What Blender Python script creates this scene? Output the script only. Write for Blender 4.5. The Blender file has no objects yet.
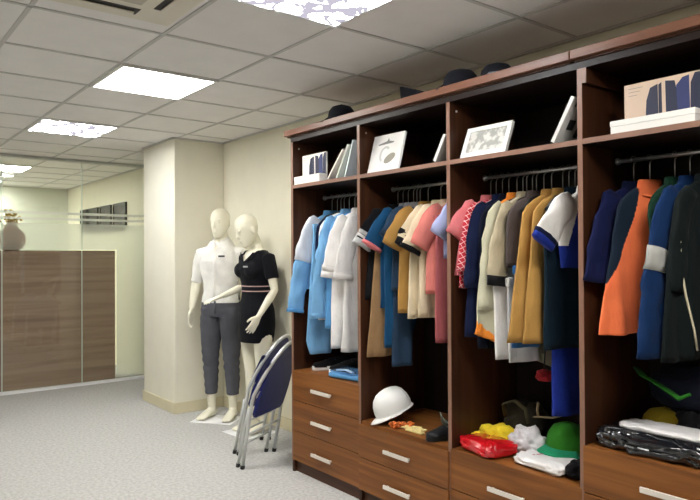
import bpy, bmesh, math, random
from mathutils import Vector, Matrix, noise
random.seed(7)
PI = math.pi
SC = bpy.context.scene
COL = SC.collection
V = Vector

# ------------------------------------------------------------------ materials
MATS = {}
def nodes(name):
    m = bpy.data.materials.new(name); m.use_nodes = True
    nt = m.node_tree
    return m, nt, nt.nodes['Principled BSDF'], nt.nodes['Material Output']
def N(nt, t, **kw):
    n = nt.nodes.new(t)
    for k, v in kw.items():
        if k in n.inputs: n.inputs[k].default_value = v
        else: setattr(n, k, v)
    return n
def rgba(c): return (c[0], c[1], c[2], 1.0)
def plain(name, col, rough=.6, metal=0., bump=0., bscale=200., spec=.5, coat=0., var=0., vscale=6.):
    if name in MATS: return MATS[name]
    m, nt, b, o = nodes(name)
    b.inputs['Base Color'].default_value = rgba(col); b.inputs['Roughness'].default_value = rough
    b.inputs['Metallic'].default_value = metal; b.inputs['Specular IOR Level'].default_value = spec
    b.inputs['Coat Weight'].default_value = coat
    tc = N(nt, 'ShaderNodeTexCoord')
    n = N(nt, 'ShaderNodeTexNoise', Scale=vscale, Detail=3.)
    nt.links.new(tc.outputs['Object'], n.inputs['Vector'])
    r = N(nt, 'ShaderNodeValToRGB')
    k = max(var, .02)
    r.color_ramp.elements[0].color = rgba([x*(1-k) for x in col]); r.color_ramp.elements[1].color = rgba([min(1, x*(1+k)) for x in col])
    r.color_ramp.elements[0].position = .3; r.color_ramp.elements[1].position = .7
    nt.links.new(n.outputs['Fac'], r.inputs['Fac']); nt.links.new(r.outputs['Color'], b.inputs['Base Color'])
    if bump:
        n2 = N(nt, 'ShaderNodeTexNoise', Scale=bscale, Detail=3.)
        nt.links.new(tc.outputs['Object'], n2.inputs['Vector'])
        bp = N(nt, 'ShaderNodeBump', Strength=bump, Distance=.002)
        nt.links.new(n2.outputs['Fac'], bp.inputs['Height']); nt.links.new(bp.outputs['Normal'], b.inputs['Normal'])
    MATS[name] = m
    return m
def fabric(name, col, rough=.85):
    if name in MATS: return MATS[name]
    m = plain(name, col, rough, spec=.2, var=.10, vscale=9.)
    nt = m.node_tree; b = nt.nodes['Principled BSDF']
    tc = N(nt, 'ShaderNodeTexCoord')
    n = N(nt, 'ShaderNodeTexNoise', Scale=22., Detail=4.)
    w = N(nt, 'ShaderNodeTexNoise', Scale=500., Detail=1.)
    mp = N(nt, 'ShaderNodeMapping'); mp.inputs['Scale'].default_value = (1, 1, .35)
    nt.links.new(tc.outputs['Object'], mp.inputs['Vector'])
    nt.links.new(mp.outputs['Vector'], n.inputs['Vector']); nt.links.new(tc.outputs['Object'], w.inputs['Vector'])
    b1 = N(nt, 'ShaderNodeBump', Strength=.45, Distance=.02); b2 = N(nt, 'ShaderNodeBump', Strength=.15, Distance=.002)
    nt.links.new(n.outputs['Fac'], b1.inputs['Height']); nt.links.new(w.outputs['Fac'], b2.inputs['Height'])
    nt.links.new(b1.outputs['Normal'], b2.inputs['Normal']); nt.links.new(b2.outputs['Normal'], b.inputs['Normal'])
    b.inputs['Sheen Weight'].default_value = .03
    return m
def wood(name, c0, c1, axis='y', rough=.42, scale=1.):
    m, nt, b, o = nodes(name)
    tc = N(nt, 'ShaderNodeTexCoord'); mp = N(nt, 'ShaderNodeMapping')
    s = [26*scale]*3; s['xyz'.index(axis)] = 1.1*scale; mp.inputs['Scale'].default_value = s
    nt.links.new(tc.outputs['Object'], mp.inputs['Vector'])
    n = N(nt, 'ShaderNodeTexNoise', Scale=1., Detail=5., Roughness=.6, Distortion=.6)
    nt.links.new(mp.outputs['Vector'], n.inputs['Vector'])
    r = N(nt, 'ShaderNodeValToRGB')
    r.color_ramp.elements[0].color = rgba(c0); r.color_ramp.elements[1].color = rgba(c1)
    r.color_ramp.elements[0].position = .32; r.color_ramp.elements[1].position = .68
    nt.links.new(n.outputs['Fac'], r.inputs['Fac']); nt.links.new(r.outputs['Color'], b.inputs['Base Color'])
    b.inputs['Roughness'].default_value = rough; b.inputs['Specular IOR Level'].default_value = .28
    MATS[name] = m
    return m
def emission(name, strength, col, pattern=None):
    m, nt, b, o = nodes(name)
    nt.nodes.remove(b)
    e = N(nt, 'ShaderNodeEmission'); e.inputs['Color'].default_value = rgba(col); e.inputs['Strength'].default_value = strength
    nt.links.new(e.outputs[0], o.inputs['Surface'])
    if pattern:                     # prismatic cover: bright tube glints among dimmer facets
        tc = N(nt, 'ShaderNodeTexCoord'); vo = N(nt, 'ShaderNodeTexNoise', Scale=pattern, Detail=2., Distortion=1.2)
        nt.links.new(tc.outputs['Object'], vo.inputs['Vector'])
        r = N(nt, 'ShaderNodeValToRGB')
        r.color_ramp.elements[0].color = (.0085, .008, .0095, 1); r.color_ramp.elements[0].position = .47
        r.color_ramp.elements[1].color = (1, 1, 1, 1); r.color_ramp.elements[1].position = .58
        nt.links.new(vo.outputs['Fac'], r.inputs['Fac']); nt.links.new(r.outputs['Color'], e.inputs['Color'])
    MATS[name] = m
    return m
def check(name, c0, c1, scale):
    m, nt, b, o = nodes(name)
    tc = N(nt, 'ShaderNodeTexCoord'); mp = N(nt, 'ShaderNodeMapping'); mp.inputs['Scale'].default_value = (scale, scale*.2, scale)
    mp.inputs['Rotation'].default_value = (0, .5, 0)
    nt.links.new(tc.outputs['Object'], mp.inputs['Vector'])
    br = N(nt, 'ShaderNodeTexBrick', **{'Scale': 1., 'Mortar Size': .035, 'Brick Width': .5, 'Row Height': .5}); br.offset = 0
    br.inputs['Color1'].default_value = rgba(c0); br.inputs['Color2'].default_value = rgba([x*.7 for x in c0]); br.inputs['Mortar'].default_value = rgba(c1)
    rot = N(nt, 'ShaderNodeMapping'); rot.inputs['Rotation'].default_value = (-PI/2, 0, 0)
    nt.links.new(mp.outputs['Vector'], rot.inputs['Vector']); nt.links.new(rot.outputs['Vector'], br.inputs['Vector'])
    nt.links.new(br.outputs['Color'], b.inputs['Base Color']); b.inputs['Roughness'].default_value = .9
    MATS[name] = m
    return m
def carpet():
    m, nt, b, o = nodes('carpet')
    tc = N(nt, 'ShaderNodeTexCoord')
    n = N(nt, 'ShaderNodeTexNoise', Scale=190., Detail=3., Roughness=.7); n2 = N(nt, 'ShaderNodeTexNoise', Scale=48., Detail=4.)
    nt.links.new(tc.outputs['Object'], n.inputs['Vector']); nt.links.new(tc.outputs['Object'], n2.inputs['Vector'])
    mx = N(nt, 'ShaderNodeMath', operation='ADD'); nt.links.new(n.outputs['Fac'], mx.inputs[0]); nt.links.new(n2.outputs['Fac'], mx.inputs[1])
    r = N(nt, 'ShaderNodeValToRGB'); r.color_ramp.elements[0].position = .72; r.color_ramp.elements[1].position = 1.0
    hv = N(nt, 'ShaderNodeMath', operation='MULTIPLY'); hv.inputs[1].default_value = .85; nt.links.new(mx.outputs[0], hv.inputs[0])
    r.color_ramp.elements[0].color = (.42, .415, .405, 1); r.color_ramp.elements[1].color = (.57, .565, .55, 1)
    nt.links.new(hv.outputs[0], r.inputs['Fac']); nt.links.new(r.outputs['Color'], b.inputs['Base Color'])
    b.inputs['Roughness'].default_value = .95; b.inputs['Specular IOR Level'].default_value = .1
    bp = N(nt, 'ShaderNodeBump', Strength=.25, Distance=.003); nt.links.new(n.outputs['Fac'], bp.inputs['Height']); nt.links.new(bp.outputs['Normal'], b.inputs['Normal'])
    return m
def clear_glass():
    m, nt, b, o = nodes('clear_glass'); nt.nodes.remove(b)
    t = N(nt, 'ShaderNodeBsdfTransparent'); t.inputs['Color'].default_value = (.93, .96, .93, 1)
    g = N(nt, 'ShaderNodeBsdfGlossy', Roughness=.01); mx = N(nt, 'ShaderNodeMixShader'); mx.inputs[0].default_value = .03
    nt.links.new(t.outputs[0], mx.inputs[1]); nt.links.new(g.outputs[0], mx.inputs[2]); nt.links.new(mx.outputs[0], o.inputs['Surface'])
    return m
def frosted(name, white, rough):
    m, nt, b, o = nodes(name); nt.nodes.remove(b)
    rf = N(nt, 'ShaderNodeBsdfRefraction', Roughness=rough, IOR=1.15); rf.inputs['Color'].default_value = (.97, .98, .96, 1)
    d = N(nt, 'ShaderNodeBsdfDiffuse'); d.inputs['Color'].default_value = (.82, .84, .78, 1)
    t = N(nt, 'ShaderNodeBsdfTranslucent'); t.inputs['Color'].default_value = (.82, .84, .78, 1)
    m1 = N(nt, 'ShaderNodeMixShader'); m1.inputs[0].default_value = .5; m2 = N(nt, 'ShaderNodeMixShader'); m2.inputs[0].default_value = white
    nt.links.new(d.outputs[0], m1.inputs[1]); nt.links.new(t.outputs[0], m1.inputs[2])
    nt.links.new(rf.outputs[0], m2.inputs[1]); nt.links.new(m1.outputs[0], m2.inputs[2]); nt.links.new(m2.outputs[0], o.inputs['Surface'])
    return m

# ------------------------------------------------------------------ mesh builder
class MB:
    def __init__(self): self.bm = bmesh.new(); self.mats = []
    def box(self, lo, hi, bev=0., seg=2, mi=0):
        lo, hi = V(lo), V(hi)
        r = bmesh.ops.create_cube(self.bm, size=1.)
        for v in r['verts']:
            v.co = V([(lo[i]+hi[i])/2 + v.co[i]*(hi[i]-lo[i]) for i in range(3)])
        fs = list({f for v in r['verts'] for f in v.link_faces})
        for f in fs: f.material_index = mi
        if bev:
            es = list({e for v in r['verts'] for e in v.link_edges})
            bmesh.ops.bevel(self.bm, geom=es, offset=bev, segments=seg, affect='EDGES', profile=.5)
        return self
    def obox(self, c, ax, ay, az, hx, hy, hz, bev=0., mi=0):
        """box with its own axes"""
        r = bmesh.ops.create_cube(self.bm, size=2.); c = V(c)
        vs = r['verts']
        for v in vs: v.co = c + V(ax)*v.co.x*hx + V(ay)*v.co.y*hy + V(az)*v.co.z*hz
        for f in {f for v in vs for f in v.link_faces}: f.material_index = mi
        if bev: bmesh.ops.bevel(self.bm, geom=list({e for v in vs for e in v.link_edges}), offset=bev, segments=2, affect='EDGES', profile=.5)
        return self
    def rings(self, rings, caps=(True, True), mi=0, fm=None):
        vs = [[self.bm.verts.new(p) for p in r] for r in rings]
        n = len(vs[0])
        for i in range(len(vs)-1):
            for j in range(n):
                f = self.bm.faces.new((vs[i][j], vs[i][(j+1) % n], vs[i+1][(j+1) % n], vs[i+1][j]))
                f.material_index = fm(f.calc_center_median()) if fm else mi; f.smooth = True
        for k, e in ((0, caps[0]), (-1, caps[1])):
            if e:
                c = V((0, 0, 0))
                for v in vs[k]: c += v.co
                c = self.bm.verts.new(c/n)
                for j in range(n):
                    a, b = vs[k][j], vs[k][(j+1) % n]
                    f = self.bm.faces.new((c, b, a) if k == 0 else (c, a, b)); f.smooth = True
                    f.material_index = fm(f.calc_center_median()) if fm else mi
        return self
    def tube(self, pts, rad, side=None, n=10, caps=(True, True), mi=0, wob=None):
        pts = [V(p) for p in pts]; R = []
        if not isinstance(rad, (list, tuple)): rad = [rad]*len(pts)
        rad = [(r, r) if not isinstance(r, (list, tuple)) else r for r in rad]
        S = None
        for i, p in enumerate(pts):
            T = (pts[min(i+1, len(pts)-1)] - pts[max(i-1, 0)]).normalized()
            if side is not None: s = V(side)
            elif S is None: s = V((1, 0, 0)) if abs(T.x) < .8 else V((0, 1, 0))
            else: s = S
            s = (s - T*s.dot(T)).normalized(); S = s; B = T.cross(s)
            R.append([p + s*rad[i][0]*math.cos(2*PI*k/n) + B*rad[i][1]*math.sin(2*PI*k/n) for k in range(n)])
        if wob: R = [[wob(q) for q in r] for r in R]
        return self.rings(R, caps, mi)
    def lathe(self, c, prof, n=24, mi=0, sx=1., sy=1., caps=(True, True)):
        c = V(c)
        return self.rings([[c + V((r*sx*math.cos(2*PI*k/n), r*sy*math.sin(2*PI*k/n), z)) for k in range(n)] for r, z in prof], caps, mi)
    def ball(self, c, r, n=16, m=10, mi=0, rot=None):
        c = V(c); r = (r, r, r) if not isinstance(r, (list, tuple)) else r
        R = []
        for i in range(1, m):
            a = PI*i/m
            ring = []
            for k in range(n):
                p = V((r[0]*math.sin(a)*math.cos(2*PI*k/n), r[1]*math.sin(a)*math.sin(2*PI*k/n), -r[2]*math.cos(a)))
                ring.append(c + (rot @ p if rot else p))
            R.append(ring)
        return self.rings(R, (True, True), mi)
    def prism(self, poly, vec, mi=0, bev=0.):
        vec = V(vec); a = [self.bm.verts.new(V(p)) for p in poly]; b = [self.bm.verts.new(V(p)+vec) for p in poly]; n = len(a)
        fs = [self.bm.faces.new(list(reversed(a))), self.bm.faces.new(b)]
        for i in range(n): fs.append(self.bm.faces.new((a[i], a[(i+1) % n], b[(i+1) % n], b[i])))
        for f in fs: f.material_index = mi
        if bev: bmesh.ops.bevel(self.bm, geom=list({e for f in fs for e in f.edges}), offset=bev, segments=2, affect='EDGES', profile=.5)
        return self
    def move(self, fn):
        for v in self.bm.verts: v.co = fn(v.co)
        return self
    def mesh(self, name):
        bmesh.ops.recalc_face_normals(self.bm, faces=self.bm.faces[:])
        me = bpy.data.meshes.new(name); self.bm.to_mesh(me); self.bm.free()
        return me

XF = {}                                         # world matrix of every root (roots are never scaled)
def link(name, me, mats, parent=None, local=False):
    o = bpy.data.objects.new(name, me)
    for m in (mats if isinstance(mats, (list, tuple)) else [mats]): me.materials.append(m)
    COL.objects.link(o)
    if parent is not None:
        o.parent = parent
        if not local: me.transform(XF[parent.name].inverted())
        XF[o.name] = XF[parent.name].copy()
    else: XF[o.name] = Matrix()
    return o
def part(name, mb, mats, parent, local=False, label=None):
    o = link(name, mb.mesh(name), mats, parent, local)
    if label: o['label'] = label
    return o
def thing(name, label, cat, loc=(0, 0, 0), rz=0., group=None):
    o = bpy.data.objects.new(name, None); COL.objects.link(o); o.empty_display_size = .05
    o.location = loc; o.rotation_euler = (0, 0, rz)
    XF[o.name] = Matrix.Translation(V(loc)) @ Matrix.Rotation(rz, 4, 'Z')
    o['label'] = label; o['category'] = cat
    if group: o['group'] = group
    return o
def single(name, mb, mats, label, cat, loc, group=None, kind=None):
    """a thing that is one mesh, origin at its base"""
    me = mb.mesh(name); me.transform(Matrix.Translation(-V(loc)))
    o = link(name, me, mats); o.location = loc; XF[o.name] = Matrix.Translation(V(loc))
    o['label'] = label; o['category'] = cat
    if group: o['group'] = group
    if kind: o['kind'] = kind
    return o
def struct(name, mb, mats, label=None, cat=None):
    o = link(name, mb.mesh(name), mats); o['kind'] = 'structure'
    if label: o['label'] = label
    if cat: o['category'] = cat
    return o
def bake(mb, voxel, smooth=4):
    """union of closed shapes as one continuous skin"""
    me = mb.mesh('tmp'); o = bpy.data.objects.new('tmp', me); COL.objects.link(o)
    r = o.modifiers.new('r', 'REMESH'); r.mode = 'VOXEL'; r.voxel_size = voxel
    if smooth:
        s = o.modifiers.new('s', 'SMOOTH'); s.factor = .5; s.iterations = smooth
    dg = bpy.context.evaluated_depsgraph_get(); dg.update()
    out = bpy.data.meshes.new_from_object(o.evaluated_get(dg))
    bpy.data.objects.remove(o); bpy.data.meshes.remove(me)
    b = MB(); b.bm.from_mesh(out); bpy.data.meshes.remove(out)
    for f in b.bm.faces: f.smooth = True
    return b
def cut(mb, test):
    bmesh.ops.delete(mb.bm, geom=[f for f in mb.bm.faces if test(f.calc_center_median())], context='FACES')
    return mb

# ------------------------------------------------------------------ palette
wall_m = plain('wall_paint', (.80, .765, .62), .75, bump=.08, bscale=350.)
col_m = plain('column_paint', (.82, .79, .665), .7, bump=.06, bscale=350.)
far_m = plain('far_wall_paint', (.66, .68, .58), .8)
ceil_m = plain('ceiling_tile', (.83, .815, .795), .9, bump=.12, bscale=500.)
tbar_m = plain('ceiling_tbar', (.58, .57, .55), .6)
base_m = plain('skirting_paint', (.72, .66, .46), .5)
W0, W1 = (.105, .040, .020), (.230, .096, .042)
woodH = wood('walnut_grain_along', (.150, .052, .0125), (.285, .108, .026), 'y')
woodV = wood('walnut_upright_shaded', (.033, .0115, .0052), (.066, .0235, .0100), 'z')  # upright panels: walnut darkened to carry the shade inside the bays
woodD = wood('walnut_back_shaded', (.010, .006, .005), (.018, .010, .008), 'z')  # back panel: interior shade is put into this near-black colour
woodS = wood('walnut_shelf_shaded', (.009, .0042, .003), (.017, .0075, .005), 'y')  # shelves and top panel: same laminate, shaded undersides painted into the colour
woodE = plain('walnut_edge_band', (.24, .125, .085), .4, var=.08)
woodC = wood('walnut_cornice', (.14, .058, .036), (.23, .105, .066), 'y', .35)
woodP = wood('grey_brown_laminate', (.27, .160, .118), (.40, .262, .20), 'x', .5, .55)
plinth_m = wood('walnut_plinth', (.060, .025, .013), (.105, .045, .023), 'y')
chrome = plain('brushed_steel', (.62, .62, .62), .28, metal=1.)
handle_m = plain('satin_handle', (.80, .75, .68), .32, metal=.35)
steel_tube = plain('grey_painted_tube', (.60, .61, .60), .35, metal=.35)
rod_m = plain('rod_steel', (.52, .53, .55), .3, metal=.8)
black_pl = plain('black_plastic', (.012, .012, .013), .4)
rubber = plain('black_rubber', (.010, .010, .010), .8)
whiteplast = plain('white_plastic', (.82, .82, .80), .35)
paper = plain('white_paper', (.84, .84, .85), .7)
mann_m = plain('mannequin_skin', (.84, .81, .66), .45)
blue_vinyl = plain('navy_blue_vinyl', (.006, .014, .155), .45, bump=.1, bscale=300.)
F = fabric
sky = F('cloth_sky_blue', (0.2040, 0.4420, 0.7310)); sky2 = F('cloth_mid_blue', (0.1105, 0.3230, 0.6290)); white = F('cloth_white', (.88, .86, .84)); white2 = F('cloth_soft_white', (.80, .78, .76))
pale = F('cloth_pale_grey', (.70, .73, .80)); navy = F('cloth_navy', (0.0042, 0.0091, 0.0406)); navy2 = F('cloth_dark_navy', (0.0028, 0.0049, 0.0154)); royal = F('cloth_royal', (0.0135, 0.0338, 0.2850))
black = F('cloth_black', (0.0050, 0.0050, 0.0065)); tan = F('cloth_tan', (0.3360, 0.2000, 0.0960)); grey = F('cloth_grey', (.22, .22, .24)); greyband = F('cloth_grey_band', (.48, .48, .48))
teal = F('cloth_teal_blue', (0.0075, 0.0638, 0.1500)); slate = F('cloth_slate_blue', (0.0210, 0.0455, 0.0875)); dteal = F('cloth_dark_teal', (0.0024, 0.0132, 0.0252)); mustard = F('cloth_mustard', (0.4000, 0.2240, 0.0600))
cream = F('cloth_cream', (0.7020, 0.5940, 0.4140)); coral = F('cloth_coral', (0.7225, 0.2210, 0.1870)); lav = F('cloth_lavender', (.42, .46, .72)); rose = F('cloth_rose', (0.3900, 0.0975, 0.1050)); pink = F('cloth_pink', (0.7310, 0.2040, 0.2210))
mint = F('cloth_mint_cream', (0.5270, 0.5100, 0.3740)); orange = F('cloth_orange', (.86, .27, .035)); beige = F('cloth_beige', (0.4760, 0.4080, 0.2805)); taupe = F('cloth_taupe', (0.0910, 0.0700, 0.0665)); steelb = F('cloth_steel_blue', (0.0280, 0.1200, 0.3040))
ochre = F('cloth_ochre', (0.4480, 0.2480, 0.0680)); dgreen = F('cloth_dark_green', (0.0070, 0.0385, 0.0210)); blue4 = F('cloth_workwear_blue', (0.0035, 0.0245, 0.0945)); silver = F('cloth_silver_band', (.46, .46, .44)); blackgreen = F('cloth_black_green', (0.0036, 0.0078, 0.0084))
hivis = F('cloth_hivis_orange', (1.0, .205, .075)); slate2 = F('cloth_slate_sleeve', (0.0063, 0.0154, 0.0315)); ivory = F('cloth_ivory_piping', (.72, .66, .48)); redc = check('cloth_red_check', (.62, .02, .04), (.85, .55, .55), 24.)
tr_grey = F('cloth_charcoal_grey', (0.0892, 0.0918, 0.1105)); shirt_w = F('cloth_shirt_white', (.84, .83, .79)); dress_b = F('cloth_dress_navy', (0.0024, 0.0030, 0.0060)); stripe_p = F('cloth_stripe_pink', (.55, .36, .34))
darkwool = F('cap_wool', (0.0060, 0.0072, 0.0120)); crim = plain('red_plastic_wrap', (.60, .008, .015), .22, coat=.5, bump=.5, bscale=40.); yel = F('cloth_yellow', (.80, .60, .03)); green = F('cap_green', (.030, .19, .015)); green2 = F('cap_brim_green', (0.0120, 0.2400, 0.1120)); brightgreen = F('cloth_bright_green', (.020, .15, .012))
khaki = F('bag_dark_khaki', (0.0270, 0.0228, 0.0150)); wrapw = plain('clear_wrap_white', (.78, .76, .76), .3, coat=.4, bump=.5, bscale=60.); wrapb = plain('shiny_black_wrap', (.010, .011, .014), .14, coat=.9, bump=1., bscale=38.)

# ------------------------------------------------------------------ camera
yaw, pit, rol, fpx = .664611, .0089283, -.0053455, 656.99
fw = V((math.sin(yaw)*math.cos(pit), math.cos(yaw)*math.cos(pit), math.sin(pit))); rt = V((math.cos(yaw), -math.sin(yaw), 0)); up = rt.cross(fw)
r2 = rt*math.cos(rol) + up*math.sin(rol); u2 = up*math.cos(rol) - rt*math.sin(rol)
cam = bpy.data.cameras.new('camera'); co = bpy.data.objects.new('camera', cam); COL.objects.link(co)
mw = Matrix((r2, u2, -fw)).transposed().to_4x4(); mw.translation = (0, 0, 1.43); co.matrix_world = mw
cam.sensor_width = 36.; cam.lens = fpx/700*36.; cam.clip_start = .02; SC.camera = co

# ------------------------------------------------------------------ the setting
CZ = 2.52; WX = 2.93; GY = 7.62; X0, Y0 = -4.2, -3.2; FY = 11.05
struct('floor', MB().box((X0, Y0, -.08), (WX+.12, FY+.12, 0)), carpet())
struct('ceiling', MB().box((X0, Y0, CZ), (WX+.12, FY+.12, CZ+.08)), ceil_m)
struct('wall_back', MB().box((WX, Y0, 0), (WX+.12, FY, CZ)), wall_m)
struct('wall_left', MB().box((X0-.12, Y0, 0), (X0, FY, CZ)), wall_m)
struct('wall_front', MB().box((X0-.12, Y0-.12, 0), (WX+.12, Y0, CZ)), wall_m)
struct('wall_far', MB().box((X0-.12, FY, 0), (WX+.12, FY+.12, CZ)), far_m)
struct('wall_column', MB().box((2.435, 5.70, 0), (WX, 6.46, CZ), .006), col_m)
struct('baseboard_back', MB().box((WX-.013, 3.72, 0), (WX, 5.70, .10), .003), base_m)
struct('baseboard_column', MB().box((2.422, 5.687, 0), (WX-.013, 5.70, .10), .003).box((2.422, 5.70, 0), (2.435, 6.473, .10), .003), base_m)
g = MB()
for i in range(-10, 4):
    x = 1.263 + .6*i
    if X0 < x < WX: g.box((x-.010, Y0, CZ-.005), (x+.010, FY, CZ))
for j in range(-12, 13):
    y = 3.68 + .6*j
    if Y0 < y < FY: g.box((X0, y-.010, CZ-.005), (WX, y+.010, CZ))
g.box((WX-.02, Y0, CZ-.012), (WX, FY, CZ)); g.box((2.42, 5.68, CZ-.012), (WX, 5.70, CZ)); g.box((2.415, 5.68, CZ-.012), (2.435, 6.46, CZ))
struct('trim_1', g, tbar_m)

# glass partition
gp = struct('wall_glass', MB().box((X0, GY-.02, CZ-.035), (WX, GY+.03, CZ-.005), .003), plain('glass_top_channel', (.50, .52, .48), .5))
part('floor_track', MB().box((X0, GY-.022, 0), (WX, GY+.032, .032), .003), plain('white_track', (.80, .80, .80), .45), gp)
cg = clear_glass(); fr = frosted('frosted_film', .22, .30); fs = frosted('frosted_stripe', .62, .2)
edge = plain('glass_edge', (.60, .70, .62), .3)
xs = [-3.45, -2.645, -1.84, -1.038, -.235, .566, 1.366, 2.168, 2.925]
for a, b in zip(xs[:-1], xs[1:]):
    p = part('glass_pane', MB().box((a+.004, GY, .03), (b-.004, GY+.010, CZ-.03)), cg, gp)
    if a < -1.1: part('frosted_film', MB().box((a+.004, GY-.002, .05), (b-.004, GY-.001, 1.80)), fr, p)
    else: part('frosted_film', MB().box((a+.004, GY-.002, 1.512), (b-.004, GY-.001, 1.80)), fr, p)
    if b > 2.6: part('frosted_film', MB().box((2.552, GY-.002, .05), (b-.004, GY-.001, 1.512)), fr, p)
    part('frosted_film', MB().box((a+.004, GY-.002, 1.836), (b-.004, GY-.001, 1.862)), fs, p)
    part('frosted_film', MB().box((a+.004, GY-.002, 1.897), (b-.004, GY-.001, 1.925)), fs, p)
    part('pane_seal', MB().box((b-.004, GY-.003, .03), (b+.004, GY+.012, CZ-.03)), edge, gp)

# ------------------------------------------------------------------ ceiling lights
lf = plain('light_frame', (.78, .78, .76), .5)
em_a = emission('tube_cover_bright', 13., (1., .965, .90)); em_b = emission('tube_cover_prismatic', 26., (1, 1, 1), 9.)
def ceiling_light(x, y, mat, label, w=.6, grp='square fluorescent panels in the tile ceiling'):
    t = thing('ceiling_light', label, 'light', (x+w/2, y+.3, CZ-.012), 0, grp)
    f = MB(); a = .022
    f.box((x, y, CZ-.014), (x+w, y+a, CZ-.0052), .002).box((x, y+.6-a, CZ-.014), (x+w, y+.6, CZ-.0052), .002)
    f.box((x, y+a, CZ-.014), (x+a, y+.6-a, CZ-.0052), .002).box((x+w-a, y+a, CZ-.014), (x+w, y+.6-a, CZ-.0052), .002)
    part('frame', f, lf, t)
    part('diffuser', MB().box((x+a, y+a, CZ-.012), (x+w-a, y+.6-a, CZ-.006)), mat, t)
LX = 1.263
ceiling_light(LX, 3.68, em_a, 'glowing white ceiling panel left of the wardrobe, brightest in the photo')
ceiling_light(LX, 1.88, em_b, 'large patchy ceiling panel cut by the top edge of the photo above the wardrobe')
ceiling_light(LX, 5.48, em_b, 'small patchy ceiling panel in front of the glass partition')
ceiling_light(LX, 8.48, em_a, 'bright ceiling panel just behind the glass partition', grp=None)
ceiling_light(LX, 10.28, em_a, 'farthest ceiling panel deep in the room behind the glass', grp=None)
ceiling_light(LX, .08, em_a, 'ceiling panel beyond the top edge, nearest the camera on the wardrobe side')
em_c = emission('fill_panel_dim', 7., (1., .965, .90))
for y in (.08, 3.68):  # out-of-view row, added for illumination
    ceiling_light(LX-3.6, y, em_c, 'unseen ceiling panel of a left row added for fill light')
ceiling_light(LX-2.4, 8.48, em_a, 'ceiling panel behind the glass left of the photo', grp=None)

# air conditioner cassette
ac = thing('ceiling_air_conditioner', 'cream ceiling cassette air conditioner at the top edge above the bright light panel', 'air conditioner', (.79, 2.48, CZ), 0)
acm = plain('ac_cream_plastic', (.74, .70, .60), .5); acd = plain('ac_dark_slot', (.06, .055, .05), .6)
x0, x1, y0, y1 = .375, 1.205, 2.06, 2.885
part('panel', MB().box((x0, y0, CZ-.034), (x1, y1, CZ-.0052), .012), acm, ac)
part('intake_grille', MB().box((x0+.2, y0+.2, CZ-.042), (x1-.2, y1-.2, CZ-.033), .004), plain('ac_grille', (.50, .47, .40), .6), ac)
for k, (a, b) in enumerate((((x0+.18, y1-.14), (x1-.18, y1-.07)), ((x0+.18, y0+.07), (x1-.18, y0+.14)), ((x1-.14, y0+.18), (x1-.07, y1-.18)), ((x0+.07, y0+.18), (x0+.14, y1-.18)))):
    s = part('air_slot', MB().box((*a, CZ-.036), (*b, CZ-.0335)), acd, ac)
    c = MB(); 
    if k < 2: c.box((a[0]+.02, a[1]+.022, CZ-.047), (b[0]-.02, b[1]-.004, CZ-.041), .002)
    else: c.box((a[0]+.022, a[1]+.02, CZ-.047), (b[0]-.004, b[1]-.02, CZ-.041), .002)
    part('louver', c, acm, s)

# ------------------------------------------------------------------ behind the glass
cb = thing('low_cabinet', 'grey-brown wood cabinet standing behind the glass partition', 'cabinet', (1.0, 7.9, 0))
part('back_panel', MB().box((-1.2, 7.665, .002), (2.527, 7.683, 1.505), .001), woodP, cb)
part('side_panel', MB().box((2.527, 7.665, .002), (2.548, 8.10, 1.505), .001), woodP, cb)
part('body', MB().box((-1.2, 7.683, .002), (2.527, 8.10, 1.485)), woodP, cb)
part('worktop', MB().box((-1.2, 7.683, 1.486), (2.527, 8.10, 1.505), .001), woodP, cb)
va = thing('vase', 'brown round vase with gold flowers on the cabinet behind the frosted glass', 'vase', (1.50, 7.88, 1.505))
part('vase_body', MB().lathe((1.50, 7.88, 1.505), [(.07, 0), (.115, .03), (.15, .10), (.145, .17), (.09, .23), (.06, .26), (.065, .275)], 28), plain('brown_glaze', (.34, .12, .05), .5), va)
fl = MB()
for k in range(26):
    a = random.uniform(0, 2*PI); r = random.uniform(.02, .13); h = random.uniform(.30, .44)
    fl.tube([(1.50, 7.88, 1.76), (1.50+.5*r*math.cos(a), 7.88+.5*r*math.sin(a), 1.505+h*.8), (1.50+r*math.cos(a), 7.88+r*math.sin(a), 1.505+h)], .004, n=5)
    fl.ball((1.50+r*math.cos(a), 7.88+r*math.sin(a), 1.505+h), (.018, .018, .014), 8, 5)
part('gold_flowers', fl, plain('gold_leaf', (.62, .45, .16), .35, metal=.4), va)
for k, (a, b) in enumerate(((8.34, 8.82), (8.92, 9.38), (9.48, 9.90), (9.98, 10.30))):
    t = thing('picture_frame', ['nearest of the four dark pictures on the side wall behind the glass', 'second nearest dark picture on the side wall behind the glass', 'third dark picture along the side wall behind the glass', 'farthest dark picture on the side wall behind the glass'][k], 'picture', (WX-.015, (a+b)/2, 1.78), 0, 'dark pictures on the side wall behind the glass')
    f = MB(); z0, z1 = 1.78, 2.135; w = .022
    f.box((WX-.028, a, z0), (WX-.001, a+w, z1)).box((WX-.028, b-w, z0), (WX-.001, b, z1)).box((WX-.028, a+w, z0), (WX-.001, b-w, z0+w)).box((WX-.028, a+w, z1-w), (WX-.001, b-w, z1))
    part('frame', f, plain('frame_black', (.02, .02, .02), .4), t)
    part('print', MB().box((WX-.016, a+w, z0+w), (WX-.006, b-w, z1-w)), plain('dark_print', (.050, .040, .036), .5, var=.9, vscale=9.), t)

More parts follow.
